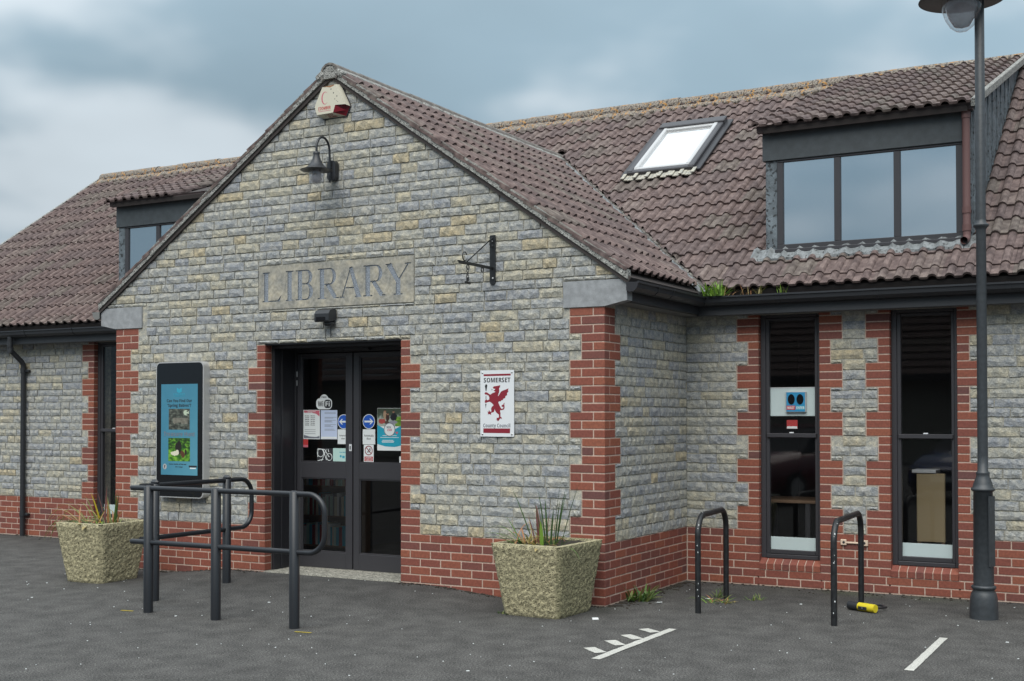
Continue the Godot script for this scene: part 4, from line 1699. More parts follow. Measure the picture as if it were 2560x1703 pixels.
func make_rooms():
	var st := new_st()
	cbox(st, Vector3(-12.05, -0.05, -9.95), Vector3(6.7, 0.06, ZM - 0.3))
	cbox(st, Vector3(XL + 0.3, -0.05, ZM - 0.3), Vector3(-0.3, 0.062, -0.3))
	part("floor", st, M.carpet, library)
	st = new_st()
	cbox(st, Vector3(-12.05, 2.622, -9.95), Vector3(6.7, 2.70, ZM - 0.02))
	cbox(st, Vector3(XL + 0.02, 2.622, ZM - 0.02), Vector3(-0.02, 2.70, -0.302))
	part("ceiling", st, M.room, library)
	st = new_st()
	cbox(st, Vector3(-12.05, 0.06, -6.6), Vector3(6.7, 2.62, -6.5))
	cbox(st, Vector3(-0.3, 0.06, -6.5), Vector3(-0.2, 2.62, ZM - 0.31))
	cbox(st, Vector3(-5.5, 0.06, -6.5), Vector3(-5.4, 2.62, ZM - 0.31))
	cbox(st, Vector3(XL + 0.302, 0.06, -0.56), Vector3(DL - 0.02, 2.62, -0.31))
	cbox(st, Vector3(DR + 0.02, 0.06, -0.56), Vector3(-0.302, 2.62, -0.31))
	part("partition", st, M.room, library)
	# bookcases dimly seen through the door
	for q in [[-4.4, -1.9], [-2.5, -2.6]]:
		var t := thing("bookcase", "low bookcase of upright books just inside the %s" % ("entrance door, nearer the screen" if q[0] < -3.5 else "entrance door, further back behind the right leaf"), "bookcase", Vector3(q[0], 0.06, q[1]))
		var s := new_st()
		cbox(s, Vector3(-0.5, 0, -0.16), Vector3(-0.47, 1.1, 0.14), 0.003)
		cbox(s, Vector3(0.47, 0, -0.16), Vector3(0.5, 1.1, 0.14), 0.003)
		cbox(s, Vector3(-0.47, 0, -0.16), Vector3(0.47, 1.1, -0.14))
		for y in [0.06, 0.40, 0.74, 1.08]:
			cbox(s, Vector3(-0.47, y, -0.14), Vector3(0.47, y + 0.02, 0.14), 0.002)
		part("case", s, M.wood, t)
		for y in [0.08, 0.42, 0.76]:
			var x := -0.46
			while x < 0.43:
				var w := rng.randf_range(0.02, 0.045)
				s = new_st()
				cbox(s, Vector3(x, y, -0.10), Vector3(x + w, y + rng.randf_range(0.19, 0.27), 0.10), 0.002)
				part("book", s, [M.paper, M.cream, M.maroon, M.teal, M.grey_ink, M.mint][rng.randi() % 6], t)
				x += w + 0.002

# ---------------------------------------------------------------- what the windows reflect
func make_opposite_side():
	var t := thing("stone_building", "long low stone building with a brown tiled roof, facing the library across the car park", "building", Vector3(0, 0, 29))
	var st := new_st()
	cbox(st, Vector3(-30, -0.1, 0), Vector3(22, 3.0, 7))
	part("wall", st, M.stone_mortar, t)
	st = new_st()
	prism(st, PackedVector2Array([Vector2(-0.6, 2.95), Vector2(7.6, 2.95), Vector2(3.5, 6.6)]), -30.5, 22.5, Transform3D(Basis(Vector3(0, 0, 1), Vector3.UP, Vector3.LEFT), Vector3.ZERO))
	var roof := part("roof", st, M.tile3, t)
	for k in 14:
		st = new_st()
		box(st, Vector3(-4, 3.02 + 0.255 * k, -0.55 + 0.286 * k), Vector3(53, 0.05, 0.30), 0.0, Basis(Vector3.RIGHT, -0.62))
		part("tile_course", st, M["tile%d" % (k % 5)], roof)
	st = new_st()
	cbox(st, Vector3(-30.5, 2.72, -0.72), Vector3(22.5, 2.95, -0.5))
	part("gutter", st, M.fascia, t)
	for x in [-16.0, -11.0, -6.0, -1.0, 4.0]:
		st = new_st()
		cbox(st, Vector3(x, 0.9, -0.03), Vector3(x + 1.3, 2.3, 0.05), 0.01)
		part("window", st, M.gloss_black, t)
	make_car("small maroon hatchback parked nearest the entrance rails", Vector3(-2.3, 0, 9.6), 0.32, [0.13, 0.012, 0.022])
	make_car("small dark blue hatchback parked beside the maroon one", Vector3(0.9, 0, 11.6), 0.28, [0.012, 0.035, 0.15])

func make_car(label: String, at: Vector3, turn: float, col: Array):
	var t := thing("parked_car", label, "car", at)
	t.rotation.y = turn
	var paint := mat(col[0], col[1], col[2], 0.25)
	paint.clearcoat_enabled = true
	paint.clearcoat = 0.8
	paint.clearcoat_roughness = 0.05
	# nose towards -z; a loft of cross-sections along the length
	var rings := []
	for q in [[-1.92, 0.34, 0.62, 0.60], [-1.86, 0.25, 0.70, 0.74], [-1.4, 0.21, 0.86, 0.82], [-0.8, 0.20, 0.95, 0.84], [0.6, 0.20, 1.0, 0.85], [1.4, 0.20, 1.0, 0.84], [1.75, 0.24, 0.98, 0.79], [1.86, 0.34, 0.90, 0.70]]:
		var r := []
		var z: float = q[0]
		var lo: float = q[1]
		var hi: float = q[2]
		var w: float = q[3]
		for p in [[-0.86, lo], [-1.0, lo + 0.08], [-1.0, lerpf(lo, hi, 0.55)], [-0.94, lerpf(lo, hi, 0.9)], [-0.82, hi], [0.82, hi], [0.94, lerpf(lo, hi, 0.9)], [1.0, lerpf(lo, hi, 0.55)], [1.0, lo + 0.08], [0.86, lo]]:
			r.append(Vector3(p[0] * w, p[1], z))
		rings.append(r)
	var st := new_st()
	st.set_smooth_group(0)
	for i in rings.size() - 1:
		for k in 10:
			var k2 := (k + 1) % 10
			quad(st, rings[i][k], rings[i][k2], rings[i + 1][k2], rings[i + 1][k])
	for e in [0, rings.size() - 1]:
		for k in range(1, 9):
			tri(st, rings[e][0], rings[e][k], rings[e][k + 1])
	part("body", st, paint, t)
	var cab := []
	for q in [[-0.86, 0.92, 0.93, 0.74], [-0.25, 0.94, 1.38, 0.62], [0.3, 0.96, 1.44, 0.62], [1.1, 0.97, 1.40, 0.61], [1.72, 0.96, 1.0, 0.70]]:
		cab.append([Vector3(-0.76, q[1], q[0]), Vector3(-q[3], q[2], q[0]), Vector3(q[3], q[2], q[0]), Vector3(0.76, q[1], q[0])])
	st = new_st()
	for i in cab.size() - 1:
		for k in [0, 2]:
			quad(st, cab[i][k], cab[i][k + 1], cab[i + 1][k + 1], cab[i + 1][k])
	quad(st, cab[0][1], cab[0][2], cab[1][2], cab[1][1])
	quad(st, cab[3][1], cab[3][2], cab[4][2], cab[4][1])
	part("window", st, M.gloss_black, t)
	st = new_st()
	for i in [1, 2]:
		quad(st, cab[i][1] + Vector3.UP * 0.01, cab[i][2] + Vector3.UP * 0.01, cab[i + 1][2] + Vector3.UP * 0.01, cab[i + 1][1] + Vector3.UP * 0.01)
	part("roof", st, paint, t)
	for x in [-0.76, 0.76]:
		for z in [-1.2, 1.22]:
			st = new_st()
			tube(st, [Vector3(x - 0.09, 0.30, z), Vector3(x + 0.09, 0.30, z)], 0.30, 20)
			var w := part("wheel", st, M.ink, t)
			st = new_st()
			tube(st, [Vector3(x - 0.096, 0.30, z), Vector3(x + 0.096, 0.30, z)], 0.20, 16)
			part("rim", st, M.silver, w)
		st = new_st()
		cbox(st, Vector3(x * 0.8 - 0.12, 0.60, -1.90), Vector3(x * 0.8 + 0.12, 0.72, -1.78), 0.02)
		part("headlight", st, M.clear, t)
	st = new_st()
	cbox(st, Vector3(-0.26, 0.40, -1.95), Vector3(0.26, 0.50, -1.90), 0.004)
	part("number_plate", st, M.paper, t)

# ---------------------------------------------------------------- things fixed to the walls
func rounded(w: float, h: float, r: float, n := 6) -> PackedVector2Array:
	var p := PackedVector2Array()
	for c in [[w * 0.5 - r, h * 0.5 - r, 0.0], [-w * 0.5 + r, h * 0.5 - r, PI * 0.5], [-w * 0.5 + r, -h * 0.5 + r, PI], [w * 0.5 - r, -h * 0.5 + r, PI * 1.5]]:
		for i in n + 1:
			var a: float = c[2] + PI * 0.5 * i / n
			p.append(Vector2(c[0] + cos(a) * r, c[1] + sin(a) * r))
	return p

func disc(r: float, n := 28, sy := 1.0) -> PackedVector2Array:
	var p := PackedVector2Array()
	for i in n:
		p.append(Vector2(cos(TAU * i / n) * r, sin(TAU * i / n) * r * sy))
	return p

func rect(x0: float, y0: float, x1: float, y1: float) -> PackedVector2Array:
	return PackedVector2Array([Vector2(x0, y0), Vector2(x1, y0), Vector2(x1, y1), Vector2(x0, y1)])

func flat(called: String, poly: PackedVector2Array, z0: float, z1: float, m: Material, parent: Node, at := Vector3.ZERO) -> MeshInstance3D:
	var st := new_st()
	prism(st, poly, z0, z1, Transform3D(Basis.IDENTITY, at))
	return part(called, st, m, parent)

func make_fittings():
	make_screen()
	make_council_sign()
	make_bracket()
	make_wall_lamp()
	make_alarm()
	make_sensor()
	make_notices()
	make_window_items()
	make_pipe_cover()

func picture(w: int, h: int, sd: int, fn: Callable) -> StandardMaterial3D:
	var a := FastNoiseLite.new()
	a.seed = sd
	a.frequency = 0.045
	a.fractal_octaves = 4
	var im := Image.create(w, h, false, Image.FORMAT_RGB8)
	for y in h:
		for x in w:
			im.set_pixel(x, y, fn.call(float(x) / w, float(y) / h, a.get_noise_2d(x, y), a.get_noise_2d(x + 300, y * 2.0)))
	var m := mat(1, 1, 1, 0.5)
	m.albedo_color = Color.WHITE
	m.albedo_texture = ImageTexture.create_from_image(im)
	return m

func photo(called: String, x0: float, y0: float, x1: float, y1: float, z: float, m: Material, parent: Node):
	var st := new_st()
	for q in [[x0, y0, 0, 1], [x1, y1, 1, 0], [x1, y0, 1, 1], [x0, y0, 0, 1], [x0, y1, 0, 0], [x1, y1, 1, 0]]:
		st.set_uv(Vector2(q[2], q[3]))
		st.add_vertex(Vector3(q[0], q[1], z))
	return part(called, st, m, parent)

func make_screen():
	var t := thing("information_screen", "tall wall-mounted display with a lit blue Treasure Hunt page in a silver case", "screen", Vector3(-4.765, 0.78, 0))
	var W := 0.655
	var H := 1.40
	flat("case", rounded(W, H, 0.055, 8), -0.004, 0.098, M.silver, t, Vector3(0, H * 0.5, 0))
	flat("glass_front", rounded(W - 0.022, H - 0.022, 0.048, 8), 0.098, 0.1005, M.gloss_black, t, Vector3(0, H * 0.5, 0))
	var x0 := -0.252
	var x1 := 0.252
	var y0 := 0.233
	var y1 := 1.170
	var lit := picture(64, 128, 3, func(u, v, n, _k): return Color(0.25, 0.52, 0.63).lerp(Color(0.36, 0.62, 0.70), clampf(0.2 + 0.9 * v * u + 0.15 * n, 0, 1)))
	lit.emission_enabled = true
	lit.emission_texture = lit.albedo_texture
	lit.emission_operator = BaseMaterial3D.EMISSION_OP_MULTIPLY
	lit.emission = Color.WHITE
	lit.emission_energy_multiplier = 0.30
	lit.albedo_color = Color(0.62, 0.62, 0.62)
	var s: MeshInstance3D = photo("screen", x0, y0, x1, y1, 0.1018, lit, t)
	var Z := 0.1026
	flat("logo", PackedVector2Array([Vector2(-0.034, 1.090), Vector2(0.0, 1.078), Vector2(0.034, 1.090), Vector2(0.034, 1.135), Vector2(0.012, 1.122), Vector2(0.0, 1.115), Vector2(-0.012, 1.122), Vector2(-0.034, 1.135)]), Z - 0.0004, Z, M.teal, s)
	letters("lettering", "SOMERSET", Vector3(0, 1.066, Z), 0.012, M.teal, s, 0.16)
	letters("lettering", "LIBRARY SERVICE", Vector3(0, 1.046, Z), 0.009, M.teal, s, 0.15)
	letters("lettering", "Can You Find Our", Vector3(0.0, 0.998, Z), 0.030, M.ink, s, 0.345)
	letters("lettering", "'Spring Babies'?", Vector3(0.0, 0.950, Z), 0.030, M.ink, s, 0.325)
	letters("lettering", "Treasure Hunt", Vector3(0.0, 0.655, Z), 0.046, M.grey_ink, s, 0.43)
	letters("lettering", "Come inside & find out", Vector3(-0.02, 0.345, Z), 0.013, M.ink, s, 0.24)
	letters("lettering", "(it's easy)", Vector3(0, 0.318, Z), 0.012, M.ink, s, 0.10)
	letters("lettering", "f", Vector3(-0.198, 0.316, Z), 0.030, M.ink, s, 0.02)
	flat("badge", disc(0.026, 20, 1.1), Z - 0.0008, Z - 0.0004, M.silver, s, Vector3(-0.198, 0.318, 0))
	flat("badge", rect(0.135, 0.315, 0.245, 0.334), Z - 0.0004, Z, M.ink, s)
	flat("badge", rect(0.15, 0.300, 0.23, 0.312), Z - 0.0004, Z, M.paper, s)
	var grey := picture(96, 96, 8, func(u, v, n, k):
		var c := Color(0.16, 0.17, 0.15).lerp(Color(0.40, 0.42, 0.38), clampf(0.5 + n + 0.5 * k, 0, 1))
		if Vector2(u - 0.83, v - 0.18).length() < 0.13 and k > -0.2: c = Color(0.70, 0.75, 0.66)
		if v > 0.42 and absf(v - 0.55 - 0.1 * n) < 0.13 and u > 0.2 and u < 0.9: c = c.lerp(Color(0.55, 0.52, 0.47), 0.6)
		return c)
	var green := picture(96, 96, 15, func(u, v, n, k):
		var c := Color(0.16, 0.34, 0.08).lerp(Color(0.46, 0.66, 0.20), clampf(0.45 + 1.1 * n, 0, 1))
		if v < 0.45: c = c.lerp(Color(0.07, 0.15, 0.06), 0.7 * ss(-0.15, 0.25, k))
		if Vector2((u - 0.47) / 0.14, (v - 0.42) / 0.30).length() < 1.0 + 0.4 * n: c = Color(0.12, 0.10, 0.08)
		if Vector2((u - 0.30) / 0.17, (v - 0.66) / 0.10).length() < 1.0 + 0.3 * n or Vector2((u - 0.41) / 0.07, (v - 0.58) / 0.08).length() < 1.0: c = Color(0.82, 0.80, 0.72)
		if Vector2((u - 0.66) / 0.10, (v - 0.68) / 0.15).length() < 1.0 + 0.5 * k: c = Color(0.34, 0.20, 0.13)
		if Vector2((u - 0.80) / 0.05, (v - 0.60) / 0.12).length() < 1.0: c = Color(0.16, 0.12, 0.10)
		return c)
	photo("photograph", -0.145, 0.700, 0.145, 0.915, Z, grey, s)
	photo("photograph", -0.150, 0.375, 0.150, 0.615, Z, green, s)

func px_poly(a: Array, x0: float, y0: float, w: float, h: float, W: float, H: float) -> PackedVector2Array:
	var p := PackedVector2Array()
	for q in a:
		p.append(Vector2(((q[0] - x0) / w - 0.5) * W, (0.5 - (q[1] - y0) / h) * H))
	return p

func make_council_sign():
	var W := 0.345
	var H := 0.592
	var t := thing("council_sign", "white metal sign reading SOMERSET County Council with a dark red dragon", "sign", Vector3(-1.041, 1.733, 0.02))
	flat("plate", rounded(W, H, 0.008, 4), -0.001, 0.004, M.white, t)
	flat("backing", rounded(W - 0.06, H - 0.06, 0.01), -0.02, -0.001, M.silver, t)
	for x in [-1.0, 1.0]:
		for y in [-1.0, 1.0]:
			var st := new_st()
			lathe(st, [Vector2(0.009, 0), Vector2(0.009, 0.002), Vector2(0.006, 0.005), Vector2(0, 0.006)], Vector3.ZERO, 14)
			var o := part("screw", st, M.steel, t)
			o.transform = Transform3D(Basis(Vector3.RIGHT, PI * 0.5), Vector3(x * (W * 0.5 - 0.022), y * (H * 0.5 - 0.022), 0.004))
	var P2 := func(a): return px_poly(a, 112.0, 126.0, 658.0, 1302.0, W, H)
	flat("red_bar", P2.call([[177, 240], [177, 202], [706, 198], [706, 236]]), 0.004, 0.0048, M.maroon, t)
	flat("red_bar", P2.call([[172, 1356], [172, 1267], [694, 1267], [692, 1360]]), 0.004, 0.0048, M.maroon, t)
	letters("lettering", "SOMERSET", Vector3(0.0, 0.207, 0.0045), 0.040, M.ink, t, 0.272)
	letters("lettering", "County Council", Vector3(-0.004, -0.198, 0.0045), 0.032, M.grey_ink, t, 0.276)
	var dragon := [[360, 460], [385, 442], [430, 437], [470, 430], [505, 420], [498, 460], [480, 482], [486, 520], [481, 560], [466, 600], [458, 636], [472, 630], [491, 590], [520, 546], [560, 525], [620, 506], [665, 485], [655, 520], [662, 552], [635, 576], [638, 618], [605, 636], [600, 672], [565, 686], [555, 714], [526, 714], [515, 740], [490, 736], [465, 750], [480, 800], [505, 850], [530, 888], [553, 880], [566, 862], [560, 842], [547, 848], [534, 842], [527, 828], [540, 808], [566, 803], [572, 772], [590, 765], [582, 792], [586, 830], [588, 870], [570, 900], [530, 911], [505, 906], [500, 940], [510, 970], [506, 1035], [530, 1055], [536, 1081], [506, 1070], [491, 1086], [478, 1110], [455, 1130], [446, 1106], [420, 1106], [440, 1086], [428, 1060], [470, 1060], [480, 1030], [477, 996], [430, 962], [405, 922], [393, 884], [386, 930], [370, 950], [325, 961], [322, 1005], [300, 986], [255, 991], [270, 966], [250, 936], [275, 941], [285, 906], [300, 940], [330, 935], [325, 880], [340, 842], [375, 815], [345, 776], [300, 742], [245, 756], [215, 771], [197, 746], [210, 712], [230, 692], [245, 716], [289, 702], [290, 660], [275, 622], [240, 606], [205, 600], [195, 576], [215, 556], [245, 561], [310, 606], [350, 576], [415, 551], [385, 536], [375, 520], [400, 511], [405, 491], [370, 486]]
	flat("red_dragon", P2.call(dragon), 0.004, 0.0048, M.maroon, t)
	flat("mace", P2.call([[229, 396], [252, 424], [242, 480], [229, 538], [219, 538], [211, 480], [202, 430], [219, 406]]), 0.004, 0.0048, M.ink, t)
	flat("mace", P2.call([[218, 628], [230, 628], [230, 694], [218, 694]]), 0.004, 0.0048, M.ink, t)
	flat("mace", P2.call([[208, 786], [234, 786], [226, 830], [221, 876], [215, 830]]), 0.004, 0.0048, M.ink, t)
	flat("tongue", P2.call([[333, 488], [352, 508], [340, 526]]), 0.004, 0.0048, M.ink, t)

func circle_pts(c: Vector3, a: Vector3, b: Vector3, r: float, f0 := 0.0, f1 := TAU, n := 16) -> Array:
	var p := []
	for i in n + 1:
		var t := lerpf(f0, f1, float(i) / n)
		p.append(c + a * cos(t) * r + b * sin(t) * r)
	return p

func make_bracket():
	var t := thing("sign_bracket", "empty black iron hanging bracket with a chain, on the wall right of the name stone", "bracket", Vector3(-1.088, 2.79, 0))
	var st := new_st()
	var pl := PackedVector2Array()
	for i in 9:
		pl.append(Vector2(-0.028 + 0.028 * (1.0 - cos(PI * i / 8.0)), 0.028 - 0.028 * sin(PI * i / 8.0)))
	pl.append(Vector2(0.028, 0.447)); pl.append(Vector2(-0.028, 0.447))
	prism(st, pl, 0.012, 0.024)
	part("wall_plate", st, M.black_worn, t)
	for q in [[-0.004, 0.39], [0.004, 0.06]]:
		st = new_st()
		lathe(st, [Vector2(0.009, 0), Vector2(0.008, 0.005), Vector2(0, 0.008)], Vector3.ZERO, 12)
		var o := part("bolt", st, M.steel, t)
		o.transform = Transform3D(Basis(Vector3.RIGHT, PI * 0.5), Vector3(q[0], q[1], 0.024))
	st = new_st()
	box(st, Vector3(0, 0.150, 0.31), Vector3(0.012, 0.026, 0.58), 0.003)
	box(st, Vector3(0, 0.156, 0.60), Vector3(0.012, 0.014, 0.03), 0.003)
	part("arm", st, M.black_worn, t)
	st = new_st()
	tube(st, [Vector3(0, 0.425, 0.02), Vector3(0, 0.165, 0.46)], 0.006, 8)
	tube(st, circle_pts(Vector3(0, 0.205, 0.50), Vector3(0, 0, 1), Vector3(0, 1, 0), 0.037, -PI * 0.75, PI * 0.85, 14), 0.005, 6)
	tube(st, circle_pts(Vector3(0, 0.365, 0.045), Vector3(0, 0, 1), Vector3(0, 1, 0), 0.026, 0, TAU, 14), 0.005, 6)
	part("brace", st, M.black_worn, t)
	for z in [0.448, 0.20]:
		st = new_st()
		tube(st, circle_pts(Vector3(0, 0.118, z), Vector3(0, 0, 1), Vector3(0, 1, 0), 0.020, 0, TAU, 14), 0.005, 6)
		part("ring", st, M.black_worn, t)
	for k in 3:
		st = new_st()
		var ax := Vector3(0, 0, 1) if k % 2 == 1 else Vector3(1, 0, 0)
		var pts := []
		for v in circle_pts(Vector3.ZERO, ax, Vector3(0, 1, 0), 0.010, 0, TAU, 12):
			pts.append(Vector3(v.x, v.y * 1.5, v.z) + Vector3(0, 0.085 - 0.024 * k, 0.452))
		tube(st, pts, 0.003, 6)
		part("chain_link", st, M.black_worn, t)
	st = new_st()
	box(st, Vector3(0, 0.012, 0.452), Vector3(0.014, 0.032, 0.030), 0.003)
	box(st, Vector3(0, -0.018, 0.452), Vector3(0.014, 0.022, 0.088), 0.003)
	part("hanger", st, M.black_worn, t)

func make_wall_lamp():
	var t := thing("wall_lamp", "black swan-neck wall lamp with bell shade high on the gable", "lamp", Vector3(-2.85, 3.98, 0))
	var st := new_st()
	prism(st, rounded(0.098, 0.19, 0.035, 6), 0.012, 0.07)
	part("wall_box", st, M.black_plastic, t)
	st = new_st()
	tube(st, [Vector3(0, 0.02, 0.066), Vector3(0, 0.02, 0.088)], 0.014, 10)
	var arm := [Vector3(0, -0.12, 0.088), Vector3(0, 0.06, 0.088), Vector3(0, 0.16, 0.092)]
	for i in 11:
		var a := PI * i / 10.0
		arm.append(Vector3(0, 0.18 + sin(a) * 0.115, 0.193 - cos(a) * 0.10))
	arm.append(Vector3(0, 0.13, 0.293))
	tube(st, arm, 0.0115, 10)
	part("swan_neck", st, M.black_paint, t)
	var c := Vector3(0, -0.035, 0.293)
	st = new_st()
	lathe(st, [Vector2(0.0, 0.178), Vector2(0.020, 0.176), Vector2(0.034, 0.166), Vector2(0.030, 0.150), Vector2(0.030, 0.138), Vector2(0.042, 0.095), Vector2(0.060, 0.060), Vector2(0.085, 0.032), Vector2(0.118, 0.012), Vector2(0.155, 0.0), Vector2(0.150, -0.004), Vector2(0.112, 0.004), Vector2(0.080, 0.022), Vector2(0.050, 0.055), Vector2(0.0, 0.07)], c, 32)
	part("bell_shade", st, M.black_plastic, t)
	st = new_st()
	lathe(st, [Vector2(0.066, 0.012), Vector2(0.072, -0.035), Vector2(0.068, -0.075), Vector2(0.048, -0.118), Vector2(0.022, -0.142), Vector2(0.0, -0.150)], c, 24)
	part("globe", st, M.clear, t)
	st = new_st()
	lathe(st, [Vector2(0.0, 0.01), Vector2(0.026, 0.0), Vector2(0.045, -0.05), Vector2(0.05, -0.085), Vector2(0.03, -0.115), Vector2(0.0, -0.125)], c, 18)
	part("bulb", st, M.milky, t)

func make_alarm():
	var t := thing("alarm_box", "weathered cream burglar alarm box with red lens under the gable peak", "alarm box", Vector3(-2.86, 4.64, 0))
	var z := 0.085
	var A := Vector3(-0.085, 0.150, z); var B := Vector3(0.075, 0.160, z); var C := Vector3(0.188, -0.045, z)
	var L1 := Vector3(0.070, -0.038, z); var L2 := Vector3(0.046, -0.108, z); var E := Vector3(-0.148, -0.112, z); var F := Vector3(-0.176, -0.030, z)
	var a := Vector3(-0.095, 0.165, 0.012); var b := Vector3(0.085, 0.172, 0.012); var c := Vector3(0.198, -0.05, 0.012); var d := Vector3(0.150, -0.140, 0.012); var e := Vector3(-0.120, -0.140, 0.012); var f := Vector3(-0.186, -0.03, 0.012)
	var o := Vector3(0, 0, 0.03)
	var st := new_st()
	for q in [[A, F, E], [A, E, L2], [A, L2, L1], [A, L1, B], [B, L1, C]]:
		tri_out(st, o, q[0], q[1], q[2])
	quad_out(st, o, a, b, B, A); quad_out(st, o, b, c, C, B); quad_out(st, o, a, A, F, f); quad_out(st, o, f, F, E, e)
	quad_out(st, o, E, L2, d, e)
	part("cover", st, M.cream, t)
	st = new_st()
	quad_out(st, o, L1, C, c, d); tri_out(st, o, L1, d, L2)
	tri_out(st, o, L1 + Vector3(0, 0, 0.001), L2 + Vector3(0, 0, 0.001), d.lerp(C, 0.5))
	part("red_lens", st, mat(0.16, 0.006, 0.014, 0.25), t)
	st = new_st()
	prism(st, PackedVector2Array([Vector2(-0.10, 0.172), Vector2(-0.194, -0.03), Vector2(-0.125, -0.148), Vector2(0.155, -0.148), Vector2(0.206, -0.05), Vector2(0.09, 0.18)]), 0.004, 0.014)
	part("back_plate", st, M.ink, t)
	letters("lettering", "COOMBER", Vector3(-0.058, -0.055, z + 0.0005), 0.030, M.red, t, 0.15)
	var arc := new_st()
	var pl := PackedVector2Array()
	for i in 15:
		var q := lerpf(0.9, TAU - 0.9, i / 14.0)
		pl.append(Vector2(-0.052 + cos(q) * 0.042, 0.042 + sin(q) * 0.062))
	for i in 15:
		var q := lerpf(TAU - 0.9, 0.9, i / 14.0)
		pl.append(Vector2(-0.047 + cos(q) * 0.034, 0.042 + sin(q) * 0.057))
	prism(arc, pl, z, z + 0.0008)
	part("logo", arc, M.pink, t)
	flat("rule", rect(-0.13, -0.084, 0.02, -0.080), z, z + 0.0006, M.pink, t)
	var tilt := Basis(Vector3.RIGHT, atan2(0.073, 0.030))
	for q in [["01823", 0.33], ["282886", 0.72]]:
		var l := letters("lettering", q[0], Vector3.ZERO, 0.026, M.maroon, t, 0.10)
		l.transform = Transform3D(tilt, E.lerp(e, q[1]) * 0.42 + L2.lerp(d, q[1]) * 0.58 + Vector3(-0.012, -0.0006, 0.0006)) * l.transform
	for q in [[0.05, 0.08], [0.09, 0.045], [0.065, 0.02], [0.10, -0.01], [0.085, 0.0], [0.02, 0.12]]:
		flat("lichen_spot", disc(rng.randf_range(0.003, 0.007), 8), z, z + 0.0006, M.stain, t, Vector3(q[0], q[1], 0))
	flat("rust_streak", PackedVector2Array([Vector2(-0.075, 0.150), Vector2(0.06, 0.158), Vector2(0.055, 0.150), Vector2(0.01, 0.138), Vector2(-0.03, 0.146)]), z, z + 0.0006, M.leaf_rust, t)

func make_sensor():
	var t := thing("door_floodlight", "small black floodlight fixed above the entrance below the name stone", "floodlight", Vector3(-2.905, 2.565, 0))
	var st := new_st()
	prism(st, PackedVector2Array([Vector2(0.0, -0.02), Vector2(0.0, 0.075), Vector2(0.03, 0.085), Vector2(0.10, 0.070), Vector2(0.125, 0.035), Vector2(0.125, -0.03), Vector2(0.115, -0.045), Vector2(0.06, -0.03)]), -0.085, 0.085, Transform3D(Basis(Vector3(0, 0, 1), Vector3.UP, Vector3.LEFT), Vector3(0, 0, 0.018)))
	part("hood", st, M.black_plastic, t)
	st = new_st()
	box(st, Vector3(-0.01, -0.012, 0.140), Vector3(0.12, 0.04, 0.012), 0.01)
	part("lens", st, M.gloss_black, t)
	st = new_st()
	box(st, Vector3(0.03, -0.055, 0.055), Vector3(0.09, 0.05, 0.09), 0.015)
	part("mount", st, M.black_plastic, t)
	st = new_st()
	tube(st, [Vector3(0.02, -0.08, 0.02), Vector3(0.018, -0.13, 0.022), Vector3(0.02, -0.19, 0.02)], 0.004, 6)
	part("cable", st, M.ink, t)

func notice(called: String, label: String, cat: String, x0: float, y0: float, x1: float, y1: float, m: Material, grp := "", z := -0.4605) -> Node3D:
	var t := thing(called, label, cat, Vector3((x0 + x1) * 0.5, (y0 + y1) * 0.5, z), grp)
	flat("sheet", rect(-(x1 - x0) * 0.5, -(y1 - y0) * 0.5, (x1 - x0) * 0.5, (y1 - y0) * 0.5), 0.0, 0.001, m, t)
	return t

